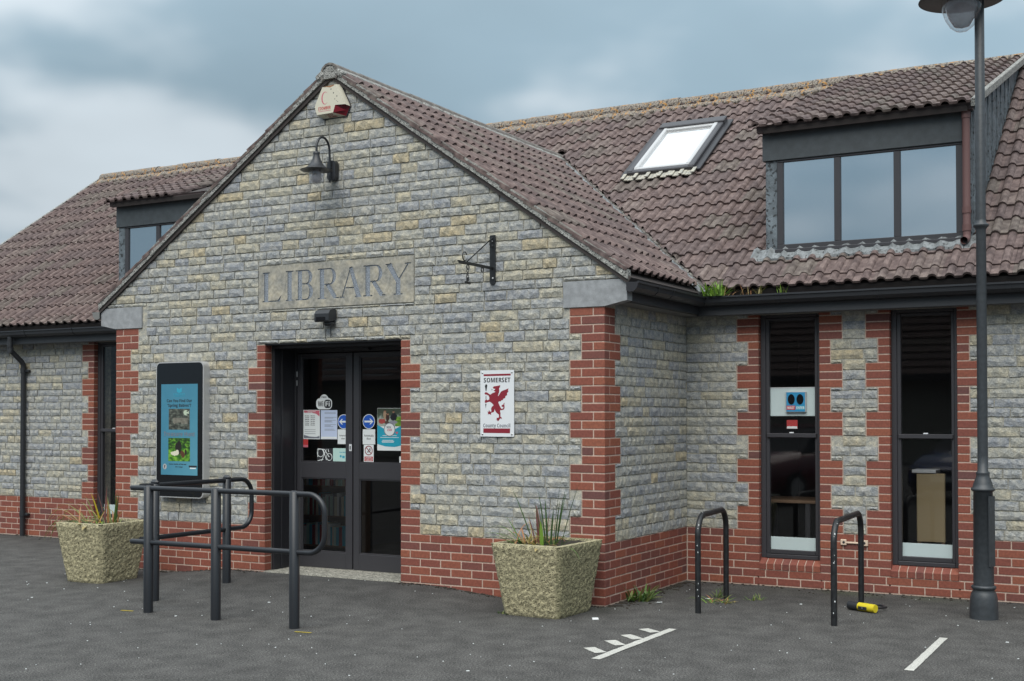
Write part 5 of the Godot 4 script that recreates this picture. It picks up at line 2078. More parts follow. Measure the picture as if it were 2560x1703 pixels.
func make_notices():
	var Z := 0.0014
	# free wifi badge
	var t := thing("wifi_sticker", "white FREE WiFi badge stuck high on the left door pane", "sticker", Vector3(-3.336, 1.748, -0.4605))
	flat("cloud", rounded(0.20, 0.112, 0.045, 7), 0.0, 0.001, M.paper, t, Vector3(0, -0.004, 0))
	flat("cloud", disc(0.055), 0.0002, 0.0012, M.paper, t, Vector3(0, 0.036, 0))
	letters("lettering", "FREE", Vector3(0, 0.062, 0.0018), 0.016, M.ink, t, 0.062)
	letters("lettering", "Wi", Vector3(-0.044, -0.006, 0.0018), 0.052, M.ink, t, 0.068)
	flat("fi_box", rounded(0.088, 0.086, 0.03, 6), 0.001, 0.0022, M.ink, t, Vector3(0.046, -0.006, 0))
	letters("lettering", "Fi", Vector3(0.046, -0.006, 0.0028), 0.050, M.paper, t, 0.052)
	# opening hours
	t = notice("opening_hours_notice", "white opening hours sheet with a pink top corner on the left door", "notice", -3.599, 1.385, -3.389, 1.681, M.paper)
	flat("pink_corner", PackedVector2Array([Vector2(-0.10, 0.143), Vector2(0.10, 0.143), Vector2(0.10, 0.082), Vector2(0.06, 0.108), Vector2(0.0, 0.122), Vector2(-0.095, 0.120)]), 0.001, 0.0016, M.pink, t)
	letters("lettering", "Opening Hours", Vector3(0.0, 0.132, 0.0018), 0.010, M.paper, t, 0.10)
	var y := 0.088
	for q in [["Monday", "10am-1pm"], ["Tuesday", "Closed"], ["Wednesday", "10am-5pm"], ["Thursday", "10am-5pm"], ["Friday", "10am-5pm"], ["Saturday", "10am-1pm"]]:
		letters("lettering", q[0], Vector3(-0.058, y, Z), 0.009, M.ink, t, 0.055)
		letters("lettering", q[1], Vector3(0.014, y, Z), 0.009, M.ink, t, 0.055)
		y -= 0.0185
	for k in 3:
		flat("small_print", rect(-0.09, -0.055 - k * 0.02, 0.05, -0.051 - k * 0.02), 0.001, 0.0015, M.grey_ink, t)
	flat("dark_foot", PackedVector2Array([Vector2(-0.10, -0.105), Vector2(-0.03, -0.122), Vector2(0.06, -0.126), Vector2(0.10, -0.115), Vector2(0.10, -0.140), Vector2(-0.10, -0.140)]), 0.001, 0.0016, M.grey_ink, t)
	# typed sheet
	t = notice("typed_notice", "pale blue typed sheet beside the opening hours on the left door", "notice", -3.377, 1.385, -3.170, 1.679, M.paper_blue)
	for q in [[0.125, 0.06, 0.05], [0.112, 0.05, 0.05], [0.075, 0.08, 0.06], [0.066, 0.07, 0.02], [0.045, 0.08, 0.05], [0.036, 0.05, 0.0], [0.027, 0.06, 0.01], [0.0, 0.08, 0.055], [-0.010, 0.07, -0.01], [-0.020, 0.05, 0.02], [-0.045, 0.07, 0.03], [-0.056, 0.06, 0.045]]:
		flat("typed_line", rect(-0.055, q[0] - 0.0018, q[2] + 0.035, q[0] + 0.0018), 0.001, 0.0015, M.grey_ink, t)
	flat("foot_strip", rect(-0.10, -0.146, 0.10, -0.122), 0.001, 0.0016, M.paper, t)
	# round arrow signs
	for q in [["blue round sticker with a white arrow pointing left, on the left door", -3.0905, 1.5625, 1.0], ["blue round sticker with a white arrow pointing right, on the right door", -2.782, 1.565, -1.0]]:
		t = thing("arrow_sticker", q[0], "sticker", Vector3(q[1], q[2], -0.4605), "arrow stickers on the doors")
		flat("rim", disc(0.0735, 32), 0.0, 0.001, M.paper, t)
		flat("blue_disc", disc(0.067, 32), 0.001, 0.0018, M.blue, t)
		var s: float = q[3]
		flat("arrow", PackedVector2Array([Vector2(-0.055 * s, 0), Vector2(-0.022 * s, 0.028), Vector2(-0.008 * s, 0.028), Vector2(-0.028 * s, 0.009), Vector2(0.052 * s, 0.009), Vector2(0.052 * s, -0.009), Vector2(-0.028 * s, -0.009), Vector2(-0.008 * s, -0.028), Vector2(-0.022 * s, -0.028)]), 0.0018, 0.0026, M.paper, t)
	for q in [["white Automatic door slip below the left-pointing arrow", -3.164, 1.338, -3.025, 1.486, 0.10], ["white Automatic door slip below the right-pointing arrow", -2.855, 1.339, -2.705, 1.488, 0.118]]:
		t = notice("door_slip", q[0], "notice", q[1], q[2], q[3], q[4], M.paper, "Automatic door slips")
		letters("lettering", "Automatic", Vector3(0, 0.012, Z), 0.016 if q[5] < 0.11 else 0.021, M.ink, t, q[5], false)
		letters("lettering", "door", Vector3(0, -0.018, Z), 0.016 if q[5] < 0.11 else 0.021, M.ink, t, q[5] * 0.45, false)
	# no smoking
	t = notice("no_smoking_sticker", "white no smoking sticker with red foot on the right door", "sticker", -2.842, 1.165, -2.723, 1.335, M.paper)
	var ring := PackedVector2Array()
	for i in 25: ring.append(Vector2(cos(TAU * i / 24.0) * 0.048, 0.028 + sin(TAU * i / 24.0) * 0.048))
	for i in 25: ring.append(Vector2(cos(-TAU * i / 24.0) * 0.040, 0.028 + sin(-TAU * i / 24.0) * 0.040))
	var rs := new_st()
	for i in 24:
		var a := TAU * i / 24.0
		var b := TAU * (i + 1) / 24.0
		var p := func(q: float, r: float) -> Vector3: return Vector3(cos(q) * r, 0.028 + sin(q) * r, 0.0016)
		quad(rs, p.call(a, 0.039), p.call(a, 0.048), p.call(b, 0.048), p.call(b, 0.039))
	box(rs, Vector3(0, 0.028, 0.0014), Vector3(0.085, 0.008, 0.001), 0.0, Basis(Vector3.BACK, -0.785))
	part("ring", rs, M.maroon, t)
	var cg := new_st()
	box(cg, Vector3(0.002, 0.030, 0.0012), Vector3(0.055, 0.009, 0.0008), 0.0, Basis(Vector3.BACK, 0.9))
	box(cg, Vector3(0.014, 0.022, 0.0012), Vector3(0.045, 0.005, 0.0008), 0.0, Basis(Vector3.BACK, 0.9))
	part("cigarette", cg, M.ink, t)
	flat("red_foot", rect(-0.051, -0.078, 0.051, -0.032), 0.001, 0.0016, M.red, t)
	for k in 3:
		letters("lettering", ["NO SMOKING", "IT IS AGAINST THE LAW", "TO SMOKE HERE"][k], Vector3(0, -0.042 - 0.014 * k, 0.002), 0.008, M.paper, t, [0.07, 0.09, 0.075][k])
	# coloured poster
	t = notice("event_poster", "turquoise poster with a photograph of people on a lawn, right door", "poster", -2.679, 1.280, -2.384, 1.697, M.paper)
	var ph := picture(96, 72, 22, func(u, v, n, k):
		var c := Color(0.22, 0.26, 0.20).lerp(Color(0.60, 0.64, 0.60), ss(0.25, 0.6, v + 0.2 * n))
		if u > 0.72 and v > 0.45: c = Color(0.30, 0.46, 0.12).lerp(Color(0.48, 0.62, 0.22), 0.5 + k)
		for q in [[0.30, 0.40, 0.07, 0.24, 0.62, 0.52, 0.42], [0.41, 0.52, 0.07, 0.22, 0.22, 0.13, 0.10], [0.66, 0.46, 0.12, 0.22, 0.07, 0.07, 0.10], [0.18, 0.72, 0.14, 0.14, 0.62, 0.26, 0.24], [0.62, 0.78, 0.16, 0.10, 0.52, 0.52, 0.56], [0.40, 0.80, 0.10, 0.10, 0.30, 0.22, 0.18]]:
			if Vector2((u - q[0]) / q[2], (v - q[1]) / q[3]).length() < 1.0 + 0.4 * n: c = Color(q[4], q[5], q[6])
		for q in [[0.31, 0.14], [0.42, 0.30], [0.65, 0.18]]:
			if Vector2((u - q[0]) / 0.045, (v - q[1]) / 0.075).length() < 1.0: c = Color(0.58, 0.42, 0.33) if v > q[1] - 0.02 else Color(0.16, 0.11, 0.08)
		return c)
	photo("photograph", -0.146, 0.03, 0.146, 0.206, 0.0014, ph, t)
	flat("turquoise_field", PackedVector2Array([Vector2(-0.146, 0.045), Vector2(-0.07, 0.008), Vector2(0.0, -0.004), Vector2(0.07, 0.006), Vector2(0.146, 0.040), Vector2(0.146, -0.155), Vector2(0.06, -0.172), Vector2(-0.05, -0.168), Vector2(-0.146, -0.145)]), 0.0014, 0.0022, mat(0.012, 0.30, 0.42, 0.5), t)
	flat("badge", disc(0.068, 28, 1.0), 0.0022, 0.0028, M.grey_ink, t, Vector3(0, -0.002, 0))
	flat("badge", disc(0.060, 28, 1.0), 0.0028, 0.0034, M.paper, t, Vector3(0, -0.002, 0))
	letters("lettering", "WIN", Vector3(-0.010, 0.020, 0.0038), 0.020, M.grey_ink, t, 0.05)
	letters("lettering", "£500", Vector3(0.002, -0.006, 0.0038), 0.022, M.pink, t, 0.055)
	for q in [[-0.062, 0.17], [-0.080, 0.22], [-0.108, 0.13], [-0.118, 0.15], [-0.128, 0.14]]:
		flat("small_print", rect(-q[1] * 0.5 - (0.02 if q[0] < -0.1 else 0.0), q[0] - 0.002, q[1] * 0.5 - (0.02 if q[0] < -0.1 else 0.0), q[0] + 0.003), 0.0022, 0.0027, M.paper, t)
	flat("heart", PackedVector2Array([Vector2(0.085, -0.05), Vector2(0.070, -0.030), Vector2(0.078, -0.020), Vector2(0.086, -0.028), Vector2(0.096, -0.020), Vector2(0.102, -0.032)]), 0.0022, 0.003, M.pink, t)
	# small stickers and leaflets
	t = notice("red_sticker", "small red loyalty sticker at the left edge of the left door", "sticker", -3.606, 1.301, -3.540, 1.383, M.red)
	flat("white_foot", rect(-0.033, -0.041, 0.033, -0.018), 0.001, 0.0016, M.pink, t)
	t = notice("bicycle_print", "black and white drawing of a bicycle low on the left door pane", "poster", -3.425, 1.156, -3.222, 1.294, M.ink)
	for q in [[-0.055, 0.02, 0.04], [0.055, -0.02, 0.035]]:
		var s := new_st()
		tube(s, circle_pts(Vector3(q[0], q[1], 0.002), Vector3.RIGHT, Vector3.UP, q[2], 0, TAU, 18), 0.0035, 5)
		part("wheel_outline", s, M.paper, t)
	var fs := new_st()
	for q in [[[-0.09, 0.06], [0.0, 0.055]], [[-0.09, 0.06], [-0.09, -0.02]], [[-0.02, 0.05], [0.02, -0.05]], [[0.02, 0.06], [-0.04, -0.06]], [[0.0, 0.05], [0.055, -0.02]], [[-0.09, -0.06], [-0.02, -0.045]], [[0.04, 0.06], [0.05, 0.03]]]:
		tube(fs, [Vector3(q[0][0], q[0][1], 0.002), Vector3(q[1][0], q[1][1], 0.002)], 0.004, 5)
	part("frame_outline", fs, M.paper, t)
	t = notice("mint_leaflet", "pale mint green leaflet low on the left door pane", "leaflet", -3.222, 1.156, -3.050, 1.296, M.mint)
	letters("lettering", "Home Library", Vector3(0.035, 0.03, Z), 0.010, M.teal, t, 0.08)
	flat("motif", disc(0.012, 12), 0.001, 0.0015, M.teal, t, Vector3(0.01, -0.01, 0))
	flat("motif", rect(0.03, -0.03, 0.06, -0.005), 0.001, 0.0015, M.teal, t)
	notice("white_leaflet", "white slip at the far right edge of the right door pane", "leaflet", -2.417, 1.160, -2.340, 1.225, M.paper)

func make_window_items():
	var z := -2.022
	var t := thing("window_board", "pale board behind the upper pane of the window nearest the corner", "board", Vector3(1.031, 1.752, z))
	flat("board", rect(-0.235, -0.135, 0.245, 0.135), -0.012, 0.0, M.film, t)
	flat("edge", rect(-0.235, 0.130, 0.245, 0.138), -0.012, 0.004, M.white, t)
	t = thing("wait_enter_light", "blue WAIT and ENTER signal box with two dark oval lamps in the window", "signal", Vector3(1.073, 1.750, z + 0.001))
	var st := new_st()
	cbox(st, Vector3(-0.098, -0.10, 0.0), Vector3(0.098, 0.10, 0.03), 0.006)
	part("case", st, M.silver, t)
	flat("face", rect(-0.090, -0.092, 0.090, 0.092), 0.030, 0.0308, mat(0.02, 0.22, 0.42, 0.5), t)
	for x in [-0.042, 0.042]:
		flat("oval_lamp", disc(0.033, 24, 1.5), 0.0308, 0.034, M.gloss_black, t, Vector3(x, 0.025, 0))
	flat("red_strip", rect(-0.088, -0.075, -0.004, -0.035), 0.0308, 0.0314, M.red, t)
	flat("green_strip", rect(0.004, -0.075, 0.088, -0.035), 0.0308, 0.0314, M.teal, t)
	letters("lettering", "WAIT", Vector3(-0.046, -0.056, 0.0318), 0.024, M.paper, t, 0.07)
	letters("lettering", "ENTER", Vector3(0.046, -0.056, 0.0318), 0.024, M.paper, t, 0.076)
	t = notice("window_sticker", "small red and white sticker below the signal box in the window", "sticker", 0.979, 1.495, 1.084, 1.578, M.red, "", -2.012)
	flat("white_foot", rect(-0.05, -0.040, 0.05, -0.018), 0.001, 0.0016, M.paper, t)
	t = thing("display_stand", "pale beige display stand inside the window nearer the street lamp", "stand", Vector3(2.19, 0.06, -2.62))
	st = new_st()
	cbox(st, Vector3(-0.13, 0.36, -0.02), Vector3(0.13, 1.01, 0.02), 0.006)
	cbox(st, Vector3(-0.13, 0.36, -0.25), Vector3(-0.10, 1.0, -0.02), 0.006)
	part("panel", st, M.beige, t)
	st = new_st()
	cbox(st, Vector3(-0.17, 1.012, -0.2), Vector3(0.05, 1.045, 0.03), 0.004)
	part("shelf", st, M.white, t)
	for x in [-0.11, 0.11]:
		st = new_st()
		cbox(st, Vector3(x - 0.015, 0.0, -0.015), Vector3(x + 0.015, 0.36, 0.015), 0.003)
		part("leg", st, M.wood, t)
	for q in [[1.06, -2.35, "dark slim table seen through the lower pane nearest the corner"], [-7.9, -2.4, "dark slim table inside the window left of the wing"]]:
		t = thing("reading_table", q[2], "table", Vector3(q[0], 0.06, q[1]))
		st = new_st()
		cbox(st, Vector3(-0.5, 0.70, -0.6), Vector3(0.4, 0.73, 0.0), 0.006)
		part("tabletop", st, M.wood, t)
		for p in [[-0.46, -0.03], [0.02, -0.03], [-0.46, -0.56], [0.36, -0.56]]:
			st = new_st()
			cbox(st, Vector3(p[0] - 0.025, 0.0, p[1] - 0.025), Vector3(p[0] + 0.025, 0.70, p[1] + 0.025), 0.004)
			part("leg", st, M.ink, t)

func make_pipe_cover():
	var t := thing("pipe_clip", "cream plastic pipe stub with two square ends, low between the tall windows", "pipe", Vector3(1.638, 0.452, ZM))
	for x in [-0.098, 0.098]:
		var st := new_st()
		cbox(st, Vector3(x - 0.027, -0.027, 0.0), Vector3(x + 0.027, 0.027, 0.022), 0.005)
		var o := part("end_block", st, M.putty, t)
		st = new_st()
		tube(st, [Vector3(x - 0.004 * signf(x), 0.0, 0.0), Vector3(x - 0.004 * signf(x), 0.0, 0.0232)], 0.012, 12)
		part("hole", st, M.ink, o)
	var st := new_st()
	tube(st, [Vector3(-0.075, -0.004, 0.009), Vector3(0.075, -0.004, 0.009)], 0.009, 8)
	part("tube", st, M.putty, t)

# ---------------------------------------------------------------- rails, stands, lamp, lines
func make_street_things():
	make_rail_a()
	make_rail_b()
	for q in [["black tubular bicycle stand nearer the wing, chipped at its bends", Vector3(0.807, 0, -0.07), Vector3(0.748, 0, -0.93), 0.80], ["black tubular bicycle stand between the tall windows, with a lock at its foot", Vector3(1.943, 0, 0.0), Vector3(1.89, 0, -1.10), 0.80]]:
		var t := thing("bicycle_stand", q[0], "bicycle stand", q[1], "bicycle stands in front of the windows")
		var d: Vector3 = q[2] - q[1]
		var h: float = q[3]
		var r := 0.17
		var pts := [Vector3(0, -0.05, 0), Vector3(0, h - r, 0)]
		var dn := d.normalized()
		for i in 7:
			var a := PI * 0.5 * (i + 1) / 8.0
			pts.append(Vector3(0, h - r + sin(a) * r, 0) + dn * (r - cos(a) * r))
		for i in 8:
			var a := PI * 0.5 * (i + 1) / 8.0
			pts.append(Vector3(0, h - r + cos(a) * r, 0) + d - dn * (r - sin(a) * r))
		pts.append(d + Vector3(0, -0.05, 0))
		var st := new_st()
		tube(st, pts, 0.0245, 14)
		part("hoop", st, M.black_worn, t)
		# bare metal where the paint has chipped
		st = new_st()
		for i in 16:
			var k := rng.randi_range(2, 9)
			var p: Vector3 = pts[k].lerp(pts[k + 1], rng.randf())
			if i > 10:
				p = Vector3(0, rng.randf_range(0.05, 0.6), 0)
			var out := Vector3(0.35 + rng.randf_range(-0.4, 0.4), 0.1 + rng.randf_range(-0.2, 0.6) if k > 2 and i <= 10 else 0.0, 0.9).normalized()
			if i <= 10:
				out = (out - dn * out.dot(dn) * 0.3).normalized()
			box(st, p + out * 0.0243, Vector3(rng.randf_range(0.003, 0.009), rng.randf_range(0.004, 0.014), 0.0014), 0.0, Basis.looking_at(out, Vector3.UP))
		part("paint_chip", st, M.paper, t).set_meta("kind", "stuff")
	make_street_lamp()
	make_lines()
	make_lock()

func loop_rail(st: SurfaceTool, a: Vector3, dir: Vector3, l: float, hi: float, lo: float):
	# top rail out to a rounded end and back as the lower rail
	var r := 0.15
	var pts := [a + Vector3.UP * hi]
	var e := a + dir * l
	for i in 9:
		var t := PI * 0.5 * i / 8.0
		pts.append(e - dir * r + dir * sin(t) * r + Vector3.UP * (hi - r + cos(t) * r))
	for i in 9:
		var t := PI * 0.5 * i / 8.0
		pts.append(e - dir * r + dir * cos(t) * r + Vector3.UP * (lo + r - sin(t) * r))
	pts.append(a + Vector3.UP * lo)
	tube(st, pts, 0.0215, 14)

func make_rail_a():
	var t := thing("guard_rail", "black tubular guard rail on three posts, parallel to the gable wall", "guard rail", Vector3(-3.19, 0, 2.08), "guard rails before the entrance")
	var st := new_st()
	loop_rail(st, Vector3(-0.19, 0, 0), Vector3.RIGHT, 2.01, 1.026, 0.580)
	for y in [1.026, 0.580]:
		var ball := new_st()
		lathe(st, [Vector2(0.0215, -0.0), Vector2(0.018, 0.010), Vector2(0.010, 0.016), Vector2(0, 0.018)], Vector3(-0.19, y, 0), 12)
	part("rail", st, M.black_paint, t)
	for x in [0.0, 0.735, 1.53]:
		post(t, Vector3(x, 0, 0), 1.045)

func post(t: Node3D, at: Vector3, top: float):
	var st := new_st()
	lathe(st, [Vector2(0.040, -0.1), Vector2(0.040, top - 0.006), Vector2(0.034, top), Vector2(0.0, top + 0.001)], at, 20)
	var o := part("post", st, M.black_paint, t)
	st = new_st()
	for y in [1.026, 0.580]:
		if y < top:
			box(st, at + Vector3(0, y - top + 1.045, 0), Vector3(0.088, 0.05, 0.05), 0.02)
	part("rail_socket", st, M.black_paint, o)

func make_rail_b():
	var t := thing("guard_rail", "black tubular guard rail on two posts, running from the longer rail to the wall", "guard rail", Vector3(-3.60, 0.0, 1.60), "guard rails before the entrance")
	var st := new_st()
	loop_rail(st, Vector3(0, 0, 0.17), Vector3.FORWARD, 1.44, 1.016, 0.556)
	part("rail", st, M.black_paint, t)
	post(t, Vector3(0, 0, 0), 1.030)
	post(t, Vector3(0, 0, -0.92), 1.030)

func make_street_lamp():
	var t := thing("street_lamp", "tall dark grey cast column street lamp with a glass bowl, before the right windows", "street lamp", Vector3(2.904, 0, -0.918))
	var st := new_st()
	lathe(st, [Vector2(0.112, -0.05), Vector2(0.110, 0.0), Vector2(0.108, 0.10), Vector2(0.104, 0.165), Vector2(0.094, 0.205), Vector2(0.082, 0.225), Vector2(0.084, 0.232), Vector2(0.093, 0.240), Vector2(0.096, 0.250), Vector2(0.093, 0.260), Vector2(0.080, 0.266)], Vector3.ZERO, 36)
	part("base", st, M.lamp_metal, t)
	st = new_st()
	lathe(st, [Vector2(0.079, 0.26), Vector2(0.074, 1.012), Vector2(0.082, 1.016), Vector2(0.092, 1.026), Vector2(0.093, 1.034), Vector2(0.088, 1.042), Vector2(0.078, 1.050), Vector2(0.073, 1.075), Vector2(0.062, 1.105), Vector2(0.052, 1.130), Vector2(0.050, 1.150), Vector2(0.053, 1.160), Vector2(0.051, 1.170), Vector2(0.041, 1.176), Vector2(0.0405, 1.3)], Vector3.ZERO, 36)
	part("lower_column", st, M.lamp_metal, t)
	st = new_st()
	for i in 1:
		prism(st, rect(-0.035, 0.42, 0.035, 0.98), 0.0, 0.010, Transform3D(Basis(Vector3.UP, 1.05), Vector3(0.074 * sin(1.05), 0, 0.074 * cos(1.05))))
	part("access_door", st, M.lamp_metal, t)
	st = new_st()
	lathe(st, [Vector2(0.0405, 1.28), Vector2(0.0385, 3.11), Vector2(0.042, 3.125), Vector2(0.052, 3.135), Vector2(0.061, 3.148), Vector2(0.060, 3.158), Vector2(0.040, 3.172), Vector2(0.038, 3.20), Vector2(0.037, 6.0), Vector2(0.0, 6.02)], Vector3.ZERO, 28)
	part("upper_column", st, M.lamp_metal, t)
	var c := Vector3(-0.13, 4.99, 0.03)
	st = new_st()
	tube(st, [Vector3(0, 5.9, 0), Vector3(-0.02, 5.96, 0.005), Vector3(-0.08, 5.98, 0.02), Vector3(-0.13, 5.93, 0.03), Vector3(-0.13, 5.30, 0.03)], 0.022, 12)
	part("lantern_arm", st, M.lamp_metal, t)
	st = new_st()
	lathe(st, [Vector2(0.335, -0.004), Vector2(0.33, 0.006), Vector2(0.24, 0.075), Vector2(0.13, 0.17), Vector2(0.08, 0.28), Vector2(0.05, 0.36), Vector2(0.0, 0.37)], c, 40)
	lathe(st, [Vector2(0.0, 0.02), Vector2(0.155, 0.012), Vector2(0.335, -0.004)], c, 40)
	part("lantern_hood", st, M.hood, t)
	st = new_st()
	lathe(st, [Vector2(0.155, 0.0), Vector2(0.157, -0.05), Vector2(0.148, -0.105), Vector2(0.125, -0.165), Vector2(0.09, -0.220), Vector2(0.05, -0.252), Vector2(0.0, -0.262)], c, 36)
	part("glass_bowl", st, M.clear, t)
	st = new_st()
	lathe(st, [Vector2(0.0, 0.0), Vector2(0.125, -0.02), Vector2(0.128, -0.07), Vector2(0.10, -0.15), Vector2(0.06, -0.215), Vector2(0.0, -0.235)], c, 30)
	part("diffuser", st, M.milky, t)

func ground_patch(poly: PackedVector2Array) -> SurfaceTool:
	var st := new_st()
	var pl := poly.duplicate()
	if Geometry2D.is_polygon_clockwise(pl):
		pl.reverse()
	var ix := Geometry2D.triangulate_polygon(pl)
	for i in range(0, ix.size(), 3):
		for k in [0, 1, 2]:
			var p := pl[ix[i + k]]
			st.add_vertex(Vector3(p.x, ground_y(p.x, p.y) + 0.004, p.y))
	return st

func ragged(a: Vector2, b: Vector2, w: float) -> PackedVector2Array:
	var d := (b - a).normalized()
	var n := Vector2(-d.y, d.x) * w * 0.5
	var p := PackedVector2Array()
	var k := maxi(4, int(a.distance_to(b) / 0.05))
	for i in k + 1:
		p.append(a.lerp(b, float(i) / k) + n * (1.0 + rng.randf_range(-0.09, 0.07)))
	for i in k + 1:
		p.append(b.lerp(a, float(i) / k) - n * (1.0 + rng.randf_range(-0.09, 0.07)))
	return p

func make_lines():
	for q in [["long worn white bay line with four short dashes beside it", Vector2(0.897, 2.10), Vector2(0.911, 0.75), 0.066], ["single worn white bay line nearest the street lamp", Vector2(2.795, 1.45), Vector2(2.782, 0.155), 0.058]]:
		var o := part("painted_line", ground_patch(ragged(q[1], q[2], q[3])), M.road_paint)
		tag(o, q[0], "road marking", "bay lines")
	var names := ["short white dash nearest the camera, beside the long bay line", "second short white dash from the camera, beside the long bay line", "third short white dash from the camera, beside the long bay line", "short white dash nearest the wall, beside the long bay line"]
	var at := [[0.685, 1.750, 0.835, 1.885], [0.695, 1.430, 0.841, 1.565], [0.700, 1.160, 0.853, 1.282], [0.713, 0.855, 0.852, 0.955]]
	for i in 4:
		var o := part("painted_dash", ground_patch(ragged(Vector2(at[i][0], at[i][1]), Vector2(at[i][2], at[i][3]), 0.088)), M.road_paint)
		tag(o, names[i], "road marking", "short dashes")
	# yellow survey marks by the posts
	for q in [["faint yellow paint mark at the foot of the right end post", -1.55, 2.21, 0.14], ["faint yellow paint mark at the foot of the left end post", -3.45, 2.13, 0.12]]:
		var o := part("yellow_mark", ground_patch(ragged(Vector2(q[1], q[2]), Vector2(q[1] + q[3], q[2] - 0.02), 0.022)), M.leaf_yellow)
		tag(o, q[0], "paint mark", "yellow paint marks")

func make_lock():
	var t := thing("bicycle_lock", "black and yellow cylinder lock lying at the foot of the bicycle stand", "lock", Vector3(1.98, 0.0, -0.80))
	t.rotation.y = -0.42
	var st := new_st()
	tube(st, [Vector3(-0.145, 0.038, 0), Vector3(-0.045, 0.038, 0)], 0.036, 18)
	part("black_end", st, M.black_plastic, t)
	st = new_st()
	tube(st, [Vector3(-0.045, 0.038, 0), Vector3(0.11, 0.038, 0)], 0.034, 18)
	var o := part("barrel", st, M.yellow, t)
	st = new_st()
	tube(st, [Vector3(0.11, 0.038, 0), Vector3(0.118, 0.038, 0)], 0.033, 18)
	part("end_cap", st, M.yellow, o)
	st = new_st()
	box(st, Vector3(0.012, 0.032, 0.0345), Vector3(0.085, 0.028, 0.006), 0.003)
	part("keyhole_cover", st, M.black_plastic, o)
	st = new_st()
	box(st, Vector3(0.012, 0.034, 0.038), Vector3(0.012, 0.010, 0.003), 0.001)
	part("keyhole", st, M.steel, o)
	st = new_st()
	tube(st, [Vector3(-0.12, 0.03, 0.0), Vector3(-0.135, 0.03, -0.10), Vector3(-0.09, 0.03, -0.20), Vector3(0.0, 0.03, -0.24), Vector3(0.09, 0.03, -0.18), Vector3(0.10, 0.035, -0.03)], 0.010, 10)
	part("shackle", st, M.black_plastic, t)

# ---------------------------------------------------------------- planters and plants
func make_planters():
	planter("pale sandy textured concrete planter left of the entrance, one corner forward", Vector3(-5.105, 0, 0.80), 0.0, Vector2(0.24, 0.24), Vector2(0.320, 0.325), 0.58, 0.0)
	planter("mossy sandy textured concrete planter at the right corner of the gable", Vector3(-0.30, 0, 0.485), -0.05, Vector2(0.255, 0.275), Vector2(0.325, 0.375), 0.585, 1.0)

func planter(label: String, at: Vector3, turn: float, lo: Vector2, hi: Vector2, h: float, moss: float):
	var t := thing("concrete_planter", label, "planter", at, "planters beside the entrance")
	t.rotation.y = turn
	var n := FastNoiseLite.new()
	n.seed = int(at.x * 100.0)
	n.frequency = 15.0
	n.fractal_type = FastNoiseLite.FRACTAL_RIDGED
	n.fractal_octaves = 3
	var st := new_st()
	st.set_smooth_group(0)
	var shade := new_st()
	shade.set_smooth_group(0)
	var nu := 52
	var nv := 46
	var sx := [1.0, 1.0, -1.0, -1.0]
	var sz := [1.0, -1.0, -1.0, 1.0]
	for f in 4:
		var g := []
		for j in nv + 1:
			var v := float(j) / nv
			var r := lo.lerp(hi, v)
			var a := Vector3(sx[f] * r.x, v * h, sz[f] * r.y)
			var b := Vector3(sx[(f + 3) % 4] * r.x, v * h, sz[(f + 3) % 4] * r.y)
			var out := Vector3((sx[f] + sx[(f + 3) % 4]) * 0.5, 0.0, (sz[f] + sz[(f + 3) % 4]) * 0.5)
			for i in nu + 1:
				var u := float(i) / nu
				var p := a.lerp(b, u)
				var e := minf(u, 1.0 - u) * (a.distance_to(b))
				var k := ss(0.0, 0.03, e) * ss(0.0, 0.03, h - p.y) * ss(-0.01, 0.02, p.y)
				var d := n.get_noise_3d(p.x, p.y * 1.35, p.z)
				# corners are rounded off
				var round_in := 0.022 * pow(1.0 - ss(0.0, 0.05, e), 2.0)
				p += out * (0.013 * (d + 0.35) * k - round_in)
				g.append(p)
		var dst := shade if moss > 0.0 and f == 1 else st
		for j in nv:
			for i in nu:
				var q := j * (nu + 1) + i
				quad(dst, g[q + 1], g[q], g[q + nu + 2 - 1], g[q + nu + 2])
	var o := part("bowl", st, M.planter, t)
	if moss > 0.0:
		part("mossy_side", shade, M.planter_moss, t)
	# rim and soil
	st = new_st()
	var ri := hi - Vector2(0.045, 0.045)
	for f in 4:
		var g := (f + 3) % 4
		quad(st, Vector3(sx[f] * hi.x, h, sz[f] * hi.y), Vector3(sx[f] * ri.x, h + 0.003, sz[f] * ri.y), Vector3(sx[g] * ri.x, h + 0.003, sz[g] * ri.y), Vector3(sx[g] * hi.x, h, sz[g] * hi.y))
		quad(st, Vector3(sx[f] * ri.x, h + 0.003, sz[f] * ri.y), Vector3(sx[f] * ri.x, h - 0.08, sz[f] * ri.y), Vector3(sx[g] * ri.x, h - 0.08, sz[g] * ri.y), Vector3(sx[g] * ri.x, h + 0.003, sz[g] * ri.y))
	part("rim", st, M.planter, t)
	st = new_st()
	st.set_smooth_group(0)
	var m := 14
	var pts := []
	for j in m + 1:
		for i in m + 1:
			pts.append(Vector3(lerpf(-ri.x, ri.x, float(i) / m), h - 0.022 + 0.014 * n.get_noise_2d(i * 0.06, j * 0.06), lerpf(ri.y, -ri.y, float(j) / m)))
	for j in m:
		for i in m:
			var q := j * (m + 1) + i
			quad(st, pts[q], pts[q + 1], pts[q + m + 2], pts[q + m + 1])
	part("soil", st, M.soil, t)
	planting(at, turn, h, ri, moss > 0.0)

